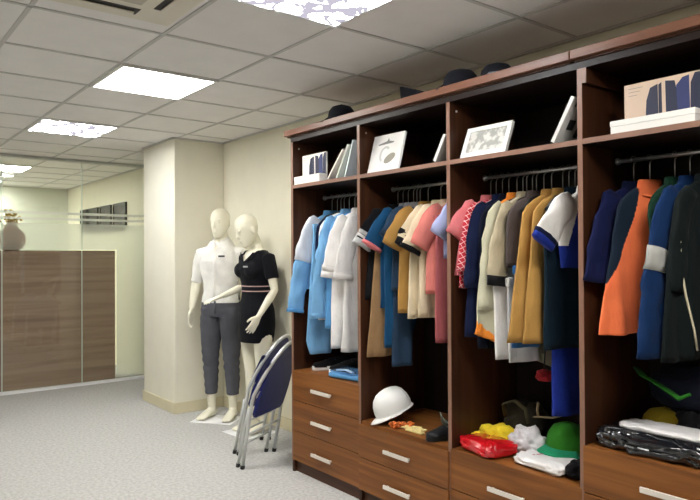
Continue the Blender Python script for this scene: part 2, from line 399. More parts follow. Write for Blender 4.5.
# ------------------------------------------------------------------ the wardrobes
FX = 2.40; BX = 2.925; T = .022
DIV = [3.690, 2.981, 2.268, 1.533, .80]           # panel centres from left to right
ZT, ZS = 2.222, 1.903
def carcass(label, ys, yl, yr, cy0, cy1):
    t = thing('wardrobe', label, 'wardrobe', ((FX+BX)/2, (yl+yr)/2, 0))
    for k, y in enumerate(ys):
        if y == DIV[3] and k == 0: continue
        a, b = y-T/2, y+T/2
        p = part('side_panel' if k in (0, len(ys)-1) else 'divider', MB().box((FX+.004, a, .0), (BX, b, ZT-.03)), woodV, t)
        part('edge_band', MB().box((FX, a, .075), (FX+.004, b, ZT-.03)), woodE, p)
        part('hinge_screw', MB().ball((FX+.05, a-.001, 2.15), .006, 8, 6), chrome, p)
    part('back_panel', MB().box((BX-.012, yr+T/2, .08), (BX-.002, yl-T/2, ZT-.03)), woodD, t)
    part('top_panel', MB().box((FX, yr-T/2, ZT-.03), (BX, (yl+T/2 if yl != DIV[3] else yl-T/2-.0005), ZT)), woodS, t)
    part('cornice', MB().box((FX-.03, cy0, 2.230), (BX, cy1, 2.268), .003), woodC, t)
    part('cornice_batten', MB().box((FX-.008, cy0+.01, 2.222), (BX, cy1-.01, 2.230)), plinth_m, t)
    part('plinth', MB().box((FX+.025, yr, .0), (FX+.043, yl, .074)), plinth_m, t)
    return t
def fitting(t, yl, yr, deck, ndraw, hz, proud):
    a, b = yr+T/2+.0005, yl-T/2-.0005
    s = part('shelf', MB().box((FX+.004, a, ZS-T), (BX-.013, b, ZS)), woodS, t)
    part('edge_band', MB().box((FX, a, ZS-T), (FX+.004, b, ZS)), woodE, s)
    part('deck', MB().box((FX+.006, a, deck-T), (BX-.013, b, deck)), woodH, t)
    r = part('hanging_rod', MB().tube([(2.66, a+.0006, 1.83), (2.66, b-.0006, 1.83)], .0095, n=14), rod_m, t)
    for y, d in ((a, 1), (b, -1)):
        part('rod_socket', MB().tube([(2.66, y+d*.0005, 1.83), (2.66, y+d*.012, 1.83)], .016, n=14), rod_m, r)
    za, zb = .076, deck-(.001 if not proud else .018)
    h = (zb-za)/ndraw
    e = .006 if proud else .009
    for k in range(ndraw):
        z1 = zb-k*h; z0 = z1-h+.004
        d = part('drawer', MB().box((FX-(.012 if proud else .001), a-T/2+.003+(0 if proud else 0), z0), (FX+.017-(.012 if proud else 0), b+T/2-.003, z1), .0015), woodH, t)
        yc, zc = (a+b)/2+.01, hz[k]; fx = FX-(.012 if proud else .001)
        m = MB().box((fx-.026, yc-.103, zc-.011), (fx-.016, yc+.103, zc+.011), .003)
        m.box((fx-.018, yc-.09, zc-.005), (fx+.001, yc-.078, zc+.005)).box((fx-.018, yc+.078, zc-.005), (fx+.001, yc+.09, zc+.005))
        part('handle', m, handle_m, d)
wa = carcass('long walnut open wardrobe with three hanging bays and drawers, left of the cornice seam', DIV[:4], DIV[0], DIV[3], 1.560, 3.74)
D1, D2, D4 = .674, .474, .655
fitting(wa, DIV[0], DIV[1], D1, 3, (.572, .371, .169), False)
fitting(wa, DIV[1], DIV[2], D2, 2, (.354, .163), True)
fitting(wa, DIV[2], DIV[3], D2, 2, (.350, .163), False)
YB = DIV[3]
wb = carcass('walnut open wardrobe at the right edge of the photo, right of the cornice seam', [YB, DIV[4]], YB, DIV[4], .76, 1.558)
fitting(wb, YB, DIV[4], D4, 3, (.548, .355, .165), False)
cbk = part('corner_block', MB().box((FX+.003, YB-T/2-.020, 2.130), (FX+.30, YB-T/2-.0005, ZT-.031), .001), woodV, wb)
part('edge_band', MB().box((FX-.001, YB-T/2-.020, 2.130), (FX+.003, YB-T/2-.0005, ZT-.031)), woodE, cbk)

# ------------------------------------------------------------------ hangers and garments
def hanger(y0, rot, label, style, group, w=.155):
    t = thing('clothes_hanger', label, 'hanger', (2.66, y0, 1.83), rot, group)
    m = MB()
    pts = [V((-.0155*math.cos(a)*1., 0, .0155*math.sin(a))) for a in [math.radians(q) for q in range(-60, 181, 20)]]
    pts = [V((p.x, 0, p.z)) for p in reversed(pts)]
    pts = [V((.0155*math.cos(math.radians(q)), 0, .0155*math.sin(math.radians(q)))) for q in range(200, -91, -20)] + [V((0, 0, -.03)), V((0, 0, -.115))]
    m.tube(pts, .0024, n=8)
    part('hook', m, chrome, t, True)
    mat = {'wire': chrome, 'black': black_pl, 'wood': plain('pale_hanger_wood', (.55, .42, .27), .5), 'grey': plain('grey_hanger', (.28, .28, .29), .5)}[style]
    m = MB(); m.tube([(-w, 0, -.200), (-.08, 0, -.140), (0, 0, -.112), (.08, 0, -.140), (w, 0, -.200)], [(.006, .011)]*5, side=(0, 1, 0), n=10)
    m.tube([(-w+.01, 0, -.200), (w-.01, 0, -.200)], .0035, n=8)
    part('shoulder_bar', m, mat, t, True)
    return t

def sleeve_path(L, s, out, short=False):
    """path of a sleeve hanging from the shoulder tip, s = -1 towards the room"""
    P = [(.10, -.158), (.140, -.190), (.175, -.232), (.210, -.285), (.240, -.340), (.265, -.39)] if short else [(.10, -.160), (.132, -.200), (.152, -.26), (.168, -.33), (.180, -.42), (.190, -.52), (.198, -.62), (.204, -.74), (.206, -.88)]
    pts = []; acc = 0.; k = 1. if s < 0 else (.80 if short else 1.)
    P = [(p[0]+out*max(0, (i-1))/6., p[1]) for i, p in enumerate(P)]
    pts.append(P[0])
    for a, b in zip(P[:-1], P[1:]):
        d = math.hypot(b[0]-a[0], b[1]-a[1])
        if acc+d >= L:
            f = (L-acc)/d; pts.append((a[0]+(b[0]-a[0])*f, a[1]+(b[1]-a[1])*f)); break
        acc += d; pts.append(b)
    # resample
    out_pts = []
    segs = [math.hypot(b[0]-a[0], b[1]-a[1]) for a, b in zip(pts[:-1], pts[1:])]; tot = sum(segs); n = max(6, int(tot/.03))
    for i in range(n+1):
        d = tot*i/n; j = 0
        while j < len(segs)-1 and d > segs[j]: d -= segs[j]; j += 1
        f = min(1, d/segs[j]); a, b = pts[j], pts[j+1]
        out_pts.append(V((s*k*(a[0]+(b[0]-a[0])*f), 0, a[1]+(b[1]-a[1])*f)))
    return out_pts

def garment(name, y0, label, cat, group, body, hem, sl=None, slmat=None, sllen=.30, cuffs=(), collar=None, w=.215, wh=None, t=.021, rot=-12, mats=None, fm=None, res=1,
            out=0., seed=None, bands=(), slr=(.068, .060), style='black', hlabel=None, hemx=0., skew=0., tag=False, flare=.75, sleeves=(-1, 1), zip_=None, placket=None):
    seed = random.random()*50 if seed is None else seed
    R = math.radians(rot)
    hanger(y0, R, hlabel or ' '.join(('hanger of the ' + label.split(',')[0]).split()[:16]), style, 'clothes hangers on the wardrobe rods')
    g = thing(name, label, cat, (2.66, y0, 1.83), R, group)
    wh = wh or w+.02
    prof = [(-.116, .052, .015), (-.124, .072, .017), (-.144, .112, .018), (-.172, .150, .018), (-.205, .174, .019), (-.25, .184, .020)]
    z = -.23; rows = []
    for a in prof: rows.append(a)
    if res > 1: prof = [tuple(a[q]+(b[q]-a[q])*k/4 for q in range(3)) for a, b in zip(prof[:-1], prof[1:]) for k in range(4)] + [prof[-1]]; rows.extend(prof[len(rows) and 0:]); rows = list(prof)
    nrow = max(4, int((-.25-hem)/.03*res))
    for i in range(1, nrow+1):
        f = i/nrow; zz = -.25+(hem+.25)*f
        rows.append((zz, .184+(wh-.184)*f**flare, .020+(t*.95-.020)*min(1, f*2)))
    n = 56*res
    def fold(x, zz):
        k = max(0, min(1, (-.2-zz)/.45))
        a = math.sin(x*34+seed+zz*1.5)*.0085 + math.sin(x*71+seed*2.1+zz*2)*.0045 + noise.noise(V((x*9, zz*4, seed)))*.014
        return a*k + noise.noise(V((x*22, zz*16, seed+3)))*.0035
    rings = []
    for (zz, ww, tt) in rows:
        f = max(0, (-.2-zz)/max(.1, -.2-hem)); ring = []
        for k in range(n):
            a = 2*PI*k/n; c, s_ = math.cos(a), math.sin(a)
            x = ww*math.copysign(abs(c)**.75, c) + hemx*f; y = tt*math.copysign(abs(s_)**.8, s_)
            x += noise.noise(V((zz*5, seed, 1.)))*.006*f
            zq = zz + (skew*x if f > .8 else 0)*(f-.8)*5 + noise.noise(V((x*8, seed, 5.)))*.008*f
            ring.append(V((x, y+fold(x, zz), zq)))
        rings.append(ring)
    last = rings[-1]; c = V((hemx, 0, hem))
    rings.append([V((c.x+(p.x-c.x)*.93, p.y*.8, p.z+.004)) for p in last]); rings.append([V((c.x+(p.x-c.x)*.9, p.y*.5, p.z+.05)) for p in last])
    m = MB().rings(rings, fm=fm)
    part('body', m, mats or [body], g, True)
    if collar:
        cr = []
        for zz, k in ((-.092, .92), (-.096, 1.0), (-.132, 1.14), (-.148, 1.36), (-.144, 1.34)):
            cr.append([V((.062*k*math.cos(2*PI*j/28), (.019+.004*k)*math.sin(2*PI*j/28), zz + .012*math.cos(2*PI*j/28*1.)*0 - .02*max(0, -math.sin(2*PI*j/28))*(k > 1.1))) for j in range(28)])
        part('collar', MB().rings(cr, (False, False)), collar, g, True)
    if sl:
        for s in sleeves:
            P = sleeve_path(sllen*(.72 if sl == 's' and sllen < .4 else 1.), s, out, sl == 's' and sllen < .4); L = len(P)-1
            r0, r1 = slr
            rad = [((r0+(r1-r0)*(i/L))*(1+.05*math.sin(i*1.7+seed)), (.0200 if i < L*.6 else .0225)+.003*math.sin(i*1.1+seed)) for i in range(L+1)]
            rad[0] = (r0*.75, .016)
            def wob(q, s=s): return q + V((noise.noise(q*14+V((seed, 0, 0)))*.008, (noise.noise(q*11+V((0, seed, 0)))*.012 + noise.noise(V((q.x*40, q.y*8, q.z*22+seed)))*.008 - .008), noise.noise(q*14+V((0, 0, seed)))*.005))
            so = part('sleeve', MB().tube(P, rad, side=(1, 0, .4), n=24, wob=wob), slmat or body, g, True)
            for (f0, f1, cm, nm) in bands:
                i0, i1 = int(round(f0*L)), int(round(f1*L)); 
                if i1 <= i0: i1 = i0+1
                part(nm, MB().tube(P[i0:i1+1], [(a*1.05+.002, b+.0035) for a, b in rad[i0:i1+1]], side=(1, 0, .4), n=24, wob=wob), cm, so, True)
            for (cm, l, k) in cuffs:
                d = (P[-1]-P[-2]).normalized(); e = P[-1]
                part('cuff', MB().tube([e-d*(l+k), e-d*(l*.5+k), e-d*k+d*.004], [(rad[-1][0]*1.06+.002, rad[-1][1]+.004)]*3, side=(1, 0, .4), n=24, wob=wob), cm, so, True)
    if tag:
        part('price_tag', MB().box((-.13, -t-.022, -.335), (-.09, -t-.019, -.285), .001), paper, g, True, 'small white tag')
    if zip_:
        m, pts, rr = zip_
        zp = [V((x, -(t*(1+.25*max(0, (-.2-zz)/max(.1, -.2-hem))))*max(0, 1-(abs(x)/.26)**2.6)**.4 + fold(x, zz) - .002, zz)) for x, zz in pts]
        part('piping', MB().tube(zp, rr, n=8), m, g, True)
    if placket:
        pm = MB()
        for k in range(3): pm.ball((.0+placket[0], -t-.004+fold(placket[0], -.16-.05*k), -.16-.05*k), (.006, .003, .006), 8, 6)
        part('button', pm, placket[1], g, True)
    return g

def trousers(y0, label, group, mat, z0, z1, x0, x1, cx0, cx1, rot=-12, t=.016, elastic=False, seed=1., hl=None, legs=1):
    """folded over a bar and hanging: narrow at the top, free at the bottom"""
    R = math.radians(rot)
    g = thing('trousers', label, 'trousers', (2.66, y0, 1.83), R, group)
    hanger(y0, R, hl or ' '.join(('hanger of the ' + label.split(',')[0]).split()[:16]), 'black', 'clothes hangers on the wardrobe rods', .14)
    nr = int((z0-z1)/.03)
    for q in range(legs):
        rings = []
        for i in range(nr+1):
            f = i/nr; zz = z0+(z1-z0)*f; ww = (x0+(x1-x0)*f); cx = cx0+(cx1-cx0)*f + q*.085
            pinch = 1.
            if elastic and f > .90: pinch = 1-.28*(f-.90)/.10
            ring = []
            for k in range(36):
                a = 2*PI*k/36; c, s_ = math.cos(a), math.sin(a)
                x = ww*pinch*math.copysign(abs(c)**.7, c); y = t*(.7+.5*f)*math.copysign(abs(s_)**.8, s_)
                ring.append(V((cx+x, y + math.sin(x*60+seed+q)*.005*f + noise.noise(V((x*10, zz*5, seed+q)))*.012*f + q*.006, zz)))
            rings.append(ring)
        part('trouser_leg', MB().rings(rings), mat, g, True)
    part('waistband', MB().box((cx0-x0-.004, -t*.7-.004, z0-.03), (cx0+x0+.004+(legs-1)*.085, t*.7+.004, z0+.012), .006), mat, g, True)
    return g

G1, G2, G3, G4 = 'garments hanging in the leftmost bay', 'garments hanging in the second bay', 'garments hanging in the third bay', 'garments hanging in the rightmost bay'
# --- bay one
garment('jacket', 3.590, 'sky blue jacket with pale grey shoulder, first on the left rail', 'jacket', G1, sky, -.62, 'l', sky, .64, [(sky2, .02, 0)], sky2, out=.07, slr=(.064, .056), bands=[(0, .50, pale, 'sleeve_panel')], style='black', t=.024)
trousers(3.530, 'sky blue trousers with gathered ankles, hanging below the first blue jacket', G1, sky, -.20, -1.045, .075, .105, -.10, -.13, elastic=True, seed=2.)
garment('shirt', 3.490, 'narrow dark navy shirt between the two sky blue garments in the leftmost bay', 'shirt', G1, navy, -.66, None, w=.20, wh=.195, t=.016)
garment('shirt', 3.455, 'white shirt whose hem shows under the navy one, leftmost bay', 'shirt', G1, white, -.815, None, w=.20, wh=.195, t=.014)
garment('shirt', 3.400, 'long sky blue shirt with straight sleeve in the middle of the leftmost bay', 'shirt', G1, sky, -.80, 'l', sky, .66, [(sky, .03, 0)], sky, t=.022, slr=(.055, .046), wh=.22, out=.03)
garment('shirt', 3.340, 'mid blue shirt peeking out beside the white coats', 'shirt', G1, sky2, -.86, None, t=.018, w=.20, wh=.21)
garment('coat', 3.285, 'white coat with rolled short sleeve, left one of the two white coats', 'coat', G1, white, -.98, 's', white, .40, [(white2, .035, 0), (white2, .03, .045)], white, t=.024, slr=(.055, .062), out=.04, wh=.22)
garment('coat', 3.165, 'white coat pressed against the divider, right one of the two white coats', 'coat', G1, white2, -.99, 's', white2, .40, [(white, .035, 0)], white2, t=.024, slr=(.055, .062), out=.03, wh=.22)
# --- bay two
garment('polo_shirt', 2.925, 'black polo shirt with grey and white sleeve bands, first in the second bay', 'shirt', G2, black, -.66, 's', black, .335, [(greyband, .028, 0), (white2, .012, .04), (greyband, .02, .06)], black, out=.015, style='wood')
trousers(2.880, 'long tan trousers hanging behind the black polo shirt', G2, tan, -.20, -.985, .075, .085, -.10, -.165, seed=4.)
garment('polo_shirt', 2.835, 'teal blue polo shirt with grey collar and pink sleeve edge', 'shirt', G2, teal, -.70, 's', teal, .335, [(pink, .012, -.004)], grey, w=.20, wh=.19, out=.015)
garment('overall', 2.790, 'long teal overall with white tag reaching low in the second bay', 'overall', G2, teal, -.93, None, collar=grey, wh=.085, hemx=-.12, t=.018, tag=True, flare=1.)
garment('shirt', 2.735, 'slate blue short sleeved shirt left of the mustard polo', 'shirt', G2, slate, -.60, 's', slate, .27, collar=grey, t=.018, wh=.19)
trousers(2.762, 'long slate blue trousers reaching lowest in the second bay', G2, slate, -.24, -1.03, .065, .065, -.08, -.11, seed=14.)
garment('polo_shirt', 2.670, 'mustard polo shirt with short sleeve in the middle of the second bay', 'shirt', G2, mustard, -.72, 's', mustard, .34, collar=mustard, wh=.20, out=.01)
garment('polo_shirt', 2.570, 'cream polo shirt with double black sleeve bands', 'shirt', G2, cream, -.74, 's', cream, .345, [(black, .035, 0), (black, .030, .055)], cream, t=.024, wh=.225, out=.0, style='wood')
garment('shirt', 2.508, 'cream short sleeved shirt with thin black sleeve edge under the coral one', 'shirt', G2, cream, -.735, 's', cream, .37, [(black, .014, 0)], cream, t=.018, wh=.205)
garment('polo_shirt', 2.450, 'coral pink polo shirt beside the cream ones', 'shirt', G2, coral, -.60, 's', coral, .34, collar=coral, t=.022, wh=.20)
trousers(2.405, 'long rose pink trousers at the right end of the second bay', G2, rose, -.20, -.86, .075, .060, -.10, -.12, seed=6.)
garment('shirt', 2.335, 'lavender shirt squeezed against the divider of the second bay', 'shirt', G2, lav, -.42, 's', lav, .26, collar=lav, t=.016, wh=.19)
# --- bay three
garment('polo_shirt', 2.215, 'pink polo shirt at the left end of the third bay', 'shirt', G3, pink, -.50, 's', pink, .28, collar=pink, t=.018, out=.03)
garment('shirt', 2.180, 'red checked shirt under the pink polo shirt', 'shirt', G3, redc, -.56, 'l', redc, .34, t=.014, slr=(.062, .056), out=.02)
garment('shirt', 2.140, 'navy blue shirt beside the red checked one', 'shirt', G3, navy, -.80, 'l', navy, .42, collar=navy, t=.018, slr=(.06, .055))
garment('coat', 2.100, 'long dark navy coat behind the mint cream overall', 'coat', G3, navy2, -.86, None, collar=navy2, t=.018, wh=.20)
def mint_fm(c): return 1 if (c.z > -.190) or (c.z < -.72-.8*(c.x+.25) and c.x < -.05) else 0
garment('overall', 2.050, 'mint cream overall with orange collar and orange lining', 'overall', G3, mint, -.88, 'l', mint, .52, collar=orange, mats=[mint, orange], fm=mint_fm, t=.024, style='wood', skew=-.40, slr=(.050, .044), wh=.265, res=2)
garment('jacket', 1.992, 'beige jacket with black cuff in the middle of the third bay', 'jacket', G3, beige, -.46, 's', beige, .40, [(black, .045, 0)], beige, t=.020, style='grey', wh=.20, slr=(.05, .056))
trousers(2.014, 'white trousers showing below the beige jacket', G3, white, -.38, -.90, .075, .062, -.115, -.115, seed=16., t=.013)
trousers(1.958, 'second white trousers between the first pair and the steel blue ones', G3, white2, -.52, -.91, .06, .09, -.10, -.06, seed=18., t=.013)
garment('shirt', 1.935, 'taupe shirt between the beige jacket and the ochre coats', 'shirt', G3, taupe, -.46, None, t=.016, wh=.185, collar=taupe)
trousers(1.893, 'steel blue trousers left of the ochre coats', G3, steelb, -.46, -.83, .080, .080, -.10, -.12, seed=8.)
garment('coat', 1.850, 'long ochre coat, left one of the two ochre coats', 'coat', G3, ochre, -.80, 'l', ochre, .58, collar=ochre, t=.024, style='grey', wh=.262, flare=.9, sleeves=(1,))
garment('coat', 1.790, 'long ochre coat, right one of the two, behind the white and blue polo', 'coat', G3, ochre, -.80, 'l', ochre, .56, collar=ochre, t=.020, style='wood', wh=.240, flare=.9, sleeves=(1,))
garment('coat', 1.725, 'dark teal coat at the right end of the third bay', 'coat', G3, dteal, -.82, None, collar=dteal, t=.024, wh=.20)
def rag_fm(c): return 1 if c.x < -.055 - .35*(-.14-c.z) and c.z > -.36 else 0
garment('polo_shirt', 1.660, 'royal blue polo shirt with white shoulder and navy cuff', 'shirt', G3, royal, -.46, 's', white, .35, [(royal, .020, 0), (navy, .018, .022)], white, mats=[royal, white], fm=rag_fm, t=.024, out=.045, rot=-14, wh=.19, hemx=.03, res=4, slr=(.062, .064))
# --- bay four
garment('jacket', 1.445, 'navy blue jacket at the left end of the rightmost bay', 'jacket', G4, F('cloth_deep_blue', (0.0044, 0.0077, 0.0523)), -.48, 'l', None, .38, collar=navy, t=.024, rot=-14, out=.05, style='grey')
def hv_fm(c):
    e = -.075 - .19*max(0, min(1, (-.14-c.z)/.42))**1.35
    return 0 if (c.x > e or c.z < -.56) else 1
garment('work_jacket', 1.375, 'bright orange work jacket with dark slate side', 'jacket', G4, hivis, -.72, 'l', slate2, .40, collar=hivis, mats=[hivis, slate2], fm=hv_fm, t=.024, rot=-16, wh=.275, flare=.8, res=4, sleeves=(1,))
garment('jacket', 1.272, 'dark green jacket between the orange and the blue ones', 'jacket', G4, dgreen, -.44, None, collar=dgreen, t=.022, rot=-6, wh=.175, hemx=.03)
garment('work_jacket', 1.212, 'workwear blue jacket with a silver sleeve band', 'jacket', G4, blue4, -.78, 'l', blue4, .66, collar=blue4, t=.026, rot=-12, bands=[(.36, .52, silver, 'sleeve_band')], slr=(.056, .060), wh=.245, out=.05)
garment('work_jacket', 1.150, 'black-green jacket with ivory piping, cut by the right edge of the photo', 'jacket', G4, blackgreen, -.80, 'l', blackgreen, .40, collar=blackgreen, t=.028, rot=-12, slr=(.045, .04), wh=.27, zip_=(ivory, [(-.180, -.33), (-.185, -.42), (-.165, -.55), (-.140, -.68), (-.125, -.76)], .0045))

# ------------------------------------------------------------------ on the upper shelves
board_e = plain('card_edge', (.78, .70, .60), .6)
def picture_mat(name, base, ink, scale, thr=.5):
    m, nt, b, o = nodes(name)
    tc = N(nt, 'ShaderNodeTexCoord'); n = N(nt, 'ShaderNodeTexNoise', Scale=scale, Detail=3.)
    nt.links.new(tc.outputs['Object'], n.inputs['Vector']); r = N(nt, 'ShaderNodeValToRGB')
    r.color_ramp.elements[0].position = thr-.06; r.color_ramp.elements[1].position = thr+.06
    r.color_ramp.elements[0].color = rgba(ink); r.color_ramp.elements[1].color = rgba(base)
    nt.links.new(n.outputs['Fac'], r.inputs['Fac']); nt.links.new(r.outputs['Color'], b.inputs['Base Color']); b.inputs['Roughness'].default_value = .5
    return m
jacket_ink = plain('printed_navy', (.010, .014, .045), .5); jacket_ink2 = plain('printed_blue', (.020, .032, .13), .5); card_m = plain('printed_card', (.66, .50, .38), .5); card_w = plain('white_card', (.80, .78, .75), .5)
def catalogue(xc, xb, ya, yb, yba, ybb, h, hb, lab1, lab2, mat, ink, ink2):
    """upright card with printed jackets, behind a flat white box"""
    z = ZS
    t = thing('display_card', lab1, 'card', (xc, (ya+yb)/2, z), 0, 'printed cards showing navy jackets')
    W = ya-yb; Y = lambda u: ya-u*W; Z = lambda q: z+.0005+q*h
    part('card', MB().box((xc, yb, z+.0005), (xc+.012, ya, z+h), .001), mat, t)
    def shape(pts, d): return MB().prism([(xc-d, Y(u), Z(q)) for u, q in pts], (d, 0, 0))
    part('printed_jacket', shape([(.33, .10), (.30, .35), (.31, .62), (.36, .85), (.46, .90), (.47, .14)], .0012), ink, t)
    part('printed_jacket', shape([(.475, .14), (.47, .88), (.51, .92), (.52, .16)], .0010), ink, t)
    part('printed_jacket', shape([(.57, .17), (.56, .93), (.68, .90), (.72, .60), (.72, .20)], .0012), ink, t)
    part('printed_jacket', shape([(.72, .24), (.70, .80), (.78, .93), (.86, .95), (.87, .26)], .0014), ink2, t)
    part('printed_jacket', shape([(.875, .24), (.88, .80), (.93, .97), (1., .97), (1., .24)], .0012), ink, t)
    pm = MB()
    for k in range(3): pm.box((xc-.0008, Y(.26-.04*k), Z(.90-.07*k)), (xc, Y(.06), Z(.91-.07*k)))
    part('printed_lines', pm, plain('ink_grey', (.30, .25, .22), .6), t)
    t2 = thing('flat_box', lab2, 'box', (xb, (yba+ybb)/2, z), 0, 'flat white boxes on the upper shelf')
    part('tray', MB().box((xb, ybb, z+.0005), (xb+.05, yba, z+hb*.55), .002), card_w, t2)
    part('lid', MB().box((xb-.002, ybb-.002, z+hb*.55), (xb+.05, yba+.002, z+hb), .003), card_w, t2)
catalogue(2.462, 2.408, 3.655, 3.385, 3.672, 3.385, .195, .052, 'white card with printed navy jackets standing on the leftmost upper shelf', 'flat white box in front of the jacket card on the leftmost upper shelf', card_w, jacket_ink, jacket_ink2)
catalogue(2.482, 2.412, 1.385, 1.09, 1.405, 1.08, .200, .052, 'peach card with printed navy jackets on the upper shelf at the right edge', 'flat white box in front of the peach jacket card at the right edge', card_m, jacket_ink, jacket_ink2)
def leaner(name, label, cat, y0, dy, xf, d, h, th, mat, group=None, extra=None):
    """board standing on the shelf and tilted sideways along Y against a panel: foot at y0, top moved by dy"""
    t = thing(name, label, cat, (xf, y0, ZS), 0, group)
    L = math.hypot(dy, h); u = V((0, dy/L, h/L)); nrm = V((0, h/L, -dy/L)) if dy < 0 else V((0, -h/L, dy/L))
    base = V((xf, y0, ZS+.001 + (th*abs(dy)/L if True else 0)))
    c = base + V((d/2, 0, 0)) + u*L/2
    part('cover', MB().obox(c, (1, 0, 0), u, nrm, d/2, L/2, th/2, .001), mat, t)
    if extra: extra(t, c, u, nrm, d, L, th)
    return t
pg = plain('page_edges', (.70, .66, .58), .8)
leaner('brochure', 'white brochure leaning steeply at the left of the pair on the leftmost shelf', 'brochure', 3.318, -.155, 2.425, .20, .165, .012, plain('cover_white_a', (.78, .72, .66), .5), 'brochures leaning on the leftmost shelf')
leaner('brochure', 'pale grey-green brochure behind the white one on the leftmost shelf', 'brochure', 3.235, -.115, 2.432, .20, .19, .014, plain('cover_pale', (.72, .76, .70), .5), 'brochures leaning on the leftmost shelf')
leaner('brochure', 'slim bluish brochure wedged against the divider on the leftmost shelf', 'brochure', 3.165, -.085, 2.440, .20, .215, .012, plain('cover_blue', (.66, .72, .76), .5), 'brochures leaning on the leftmost shelf')
leaner('photo_frame', 'thin white frame seen edge-on at the right of the second upper shelf', 'frame', 2.375, -.072, 2.412, .20, .125, .018, card_w)
def back_leaner(name, label, cat, xf, dx, ya, yb, h, th, mat, deco, shear=0.):
    """board standing on its bottom edge and leaning back towards the wall"""
    t = thing(name, label, cat, (xf, (ya+yb)/2, ZS))
    L = math.hypot(dx, h); u = V((dx/L, 0, h/L)); n = V((-h/L, 0, dx/L)); c = V((xf+.012, (ya+yb)/2, ZS+.004)) + u*L/2
    deco(t, c, u, n, (ya-yb)/2, L/2, th)
    return t
def deco_panel(t, c, u, n, hw, hl, th):
    part('board', MB().obox(c, (0, 1, 0), u, n, hw, hl, th/2, .001), card_w, t)
    f = c+n*(th/2); ink = plain('sketch_ink', (.22, .22, .21), .6); ink2 = plain('sketch_tan', (.30, .28, .23), .6); ink3 = plain('sketch_light', (.55, .55, .53), .6)
    P = lambda a, b: f - V((0, 1, 0))*a*hw*1. + u*b*hl     # a: right of the photo is -Y
    part('printed_sketch', MB().prism([P(*q) for q in ((-.62, .50), (-.05, .62), (.02, .78), (.10, .62), (.42, .55), (.38, .48), (-.58, .44))], n*.0008), ink, t)
    part('printed_sketch', MB().prism([P(.32+.34*math.cos(a), -.35+.24*math.sin(a)+.12*math.cos(a)) for a in [2*PI*k/20 for k in range(20)]], n*.0009), ink2, t)
    part('printed_sketch', MB().prism([P(-.05+.35*math.cos(a), -.10+.45*math.sin(a)) for a in [PI*.25+PI*1.1*k/12 for k in range(13)]] + [P(-.05+.22*math.cos(a), -.10+.33*math.sin(a)) for a in [PI*1.35-PI*1.1*k/12 for k in range(13)]], n*.0007), ink3, t)
back_leaner('display_board', 'white display board with a printed tool sketch on the second upper shelf', 'board', 2.425, .06, 2.935, 2.675, .215, .014, card_w, deco_panel)
sk = picture_mat('sketch_print', (.62, .61, .56), (.34, .34, .31), 26.)
def deco_frame(t, c, u, n, hw, hl, th):
    w = .022; y = V((0, 1, 0)); m = MB()
    m.obox(c+u*(hl-w/2), y, u, n, hw, w/2, th/2, .001).obox(c-u*(hl-w/2), y, u, n, hw, w/2, th/2, .001)
    m.obox(c+y*(hw-w/2), y, u, n, w/2, hl-w, th/2, .001).obox(c-y*(hw-w/2), y, u, n, w/2, hl-w, th/2, .001)
    part('frame', m, whiteplast, t)
    part('picture', MB().obox(c-n*.002, y, u, n, hw-w, hl-w, th/2-.003), sk, t)
back_leaner('picture_frame', 'white picture frame with a grey drawing on the third upper shelf', 'frame', 2.425, .06, 2.215, 1.940, .150, .016, whiteplast, deco_frame)
def deco_side(t, c, u, nrm, d, L, th):
    ink = plain('frame_ink', (.04, .045, .05), .5)
    m = MB(); 
    for (a, b, s1, s2) in ((-.30, -.08, .12, .34), (.05, .2, -.02, .30), (-.35, .10, .62, .72)):
        m.obox(c - nrm*(th/2+.0006) + V((1, 0, 0))*(a+b)/2*d + u*((s1+s2)/2*L-L*.3), (1, 0, 0), u, nrm, (b-a)/2*d, (s2-s1)/2*L, .0008)
    part('printed_mark', m, ink, t)
leaner('photo_frame', 'white frame with black marks leaning on the right divider of the third upper shelf', 'frame', 1.672, -.10, 2.412, .20, .175, .016, whiteplast, None, deco_side)

# ------------------------------------------------------------------ caps on top of the wardrobes
def cap(name, label, x, y, z, ang, r, h, mat, vis, vmat=None, group=None, tilt=0.):
    t = thing(name, label, 'cap', (x, y, z), ang, group)
    m = MB(); m.lathe((0, 0, 0), [(r, .001), (r*1.01, h*.25), (r*.93, h*.6), (r*.70, h*.87), (r*.35, h*.98), (.004, h)], 28, caps=(False, True))
    part('crown', m, mat, t, True)
    part('top_button', MB().ball((0, 0, h+.002), (.008, .008, .005), 10, 6), mat, t, True)
    m = MB(); R = []
    for i in range(7):
        f = i/6; ring = []
        for k in range(15):
            a = math.radians(-62+124*k/14); rr = r*.97 + f*vis*math.cos(a*1.1)**.7
            ring.append((rr*math.cos(a), rr*math.sin(a), .012 - .018*f - .10*(math.sin(a)**2)*f*r/.09*.12 + .0))
        R.append(ring)
    mm = MB(); b = mm.bm
    top = [[b.verts.new(V(p)+V((0, 0, .010))) for p in r_] for r_ in R]; bot = [[b.verts.new(V(p)+V((0, 0, .006))) for p in r_] for r_ in R]
    for i in range(6):
        for k in range(14):
            b.faces.new((top[i][k], top[i][k+1], top[i+1][k+1], top[i+1][k])); b.faces.new((bot[i][k], bot[i+1][k], bot[i+1][k+1], bot[i][k+1]))
    for i in range(6):
        for k in (0, 14): b.faces.new((top[i][k], top[i+1][k], bot[i+1][k], bot[i][k]))
    for k in range(14):
        for i in (0, 6): b.faces.new((top[i][k], top[i][k+1], bot[i][k+1], bot[i][k]))
    for f in b.faces: f.smooth = True
    part('visor', mm, vmat or mat, t, True)
    return t
TOP = 2.268
cap('cap', 'dark cap on top of the wardrobe at its left end', 2.47, 3.23, TOP, PI/2, .085, .095, darkwool, .075, group='dark caps on top of the wardrobe')
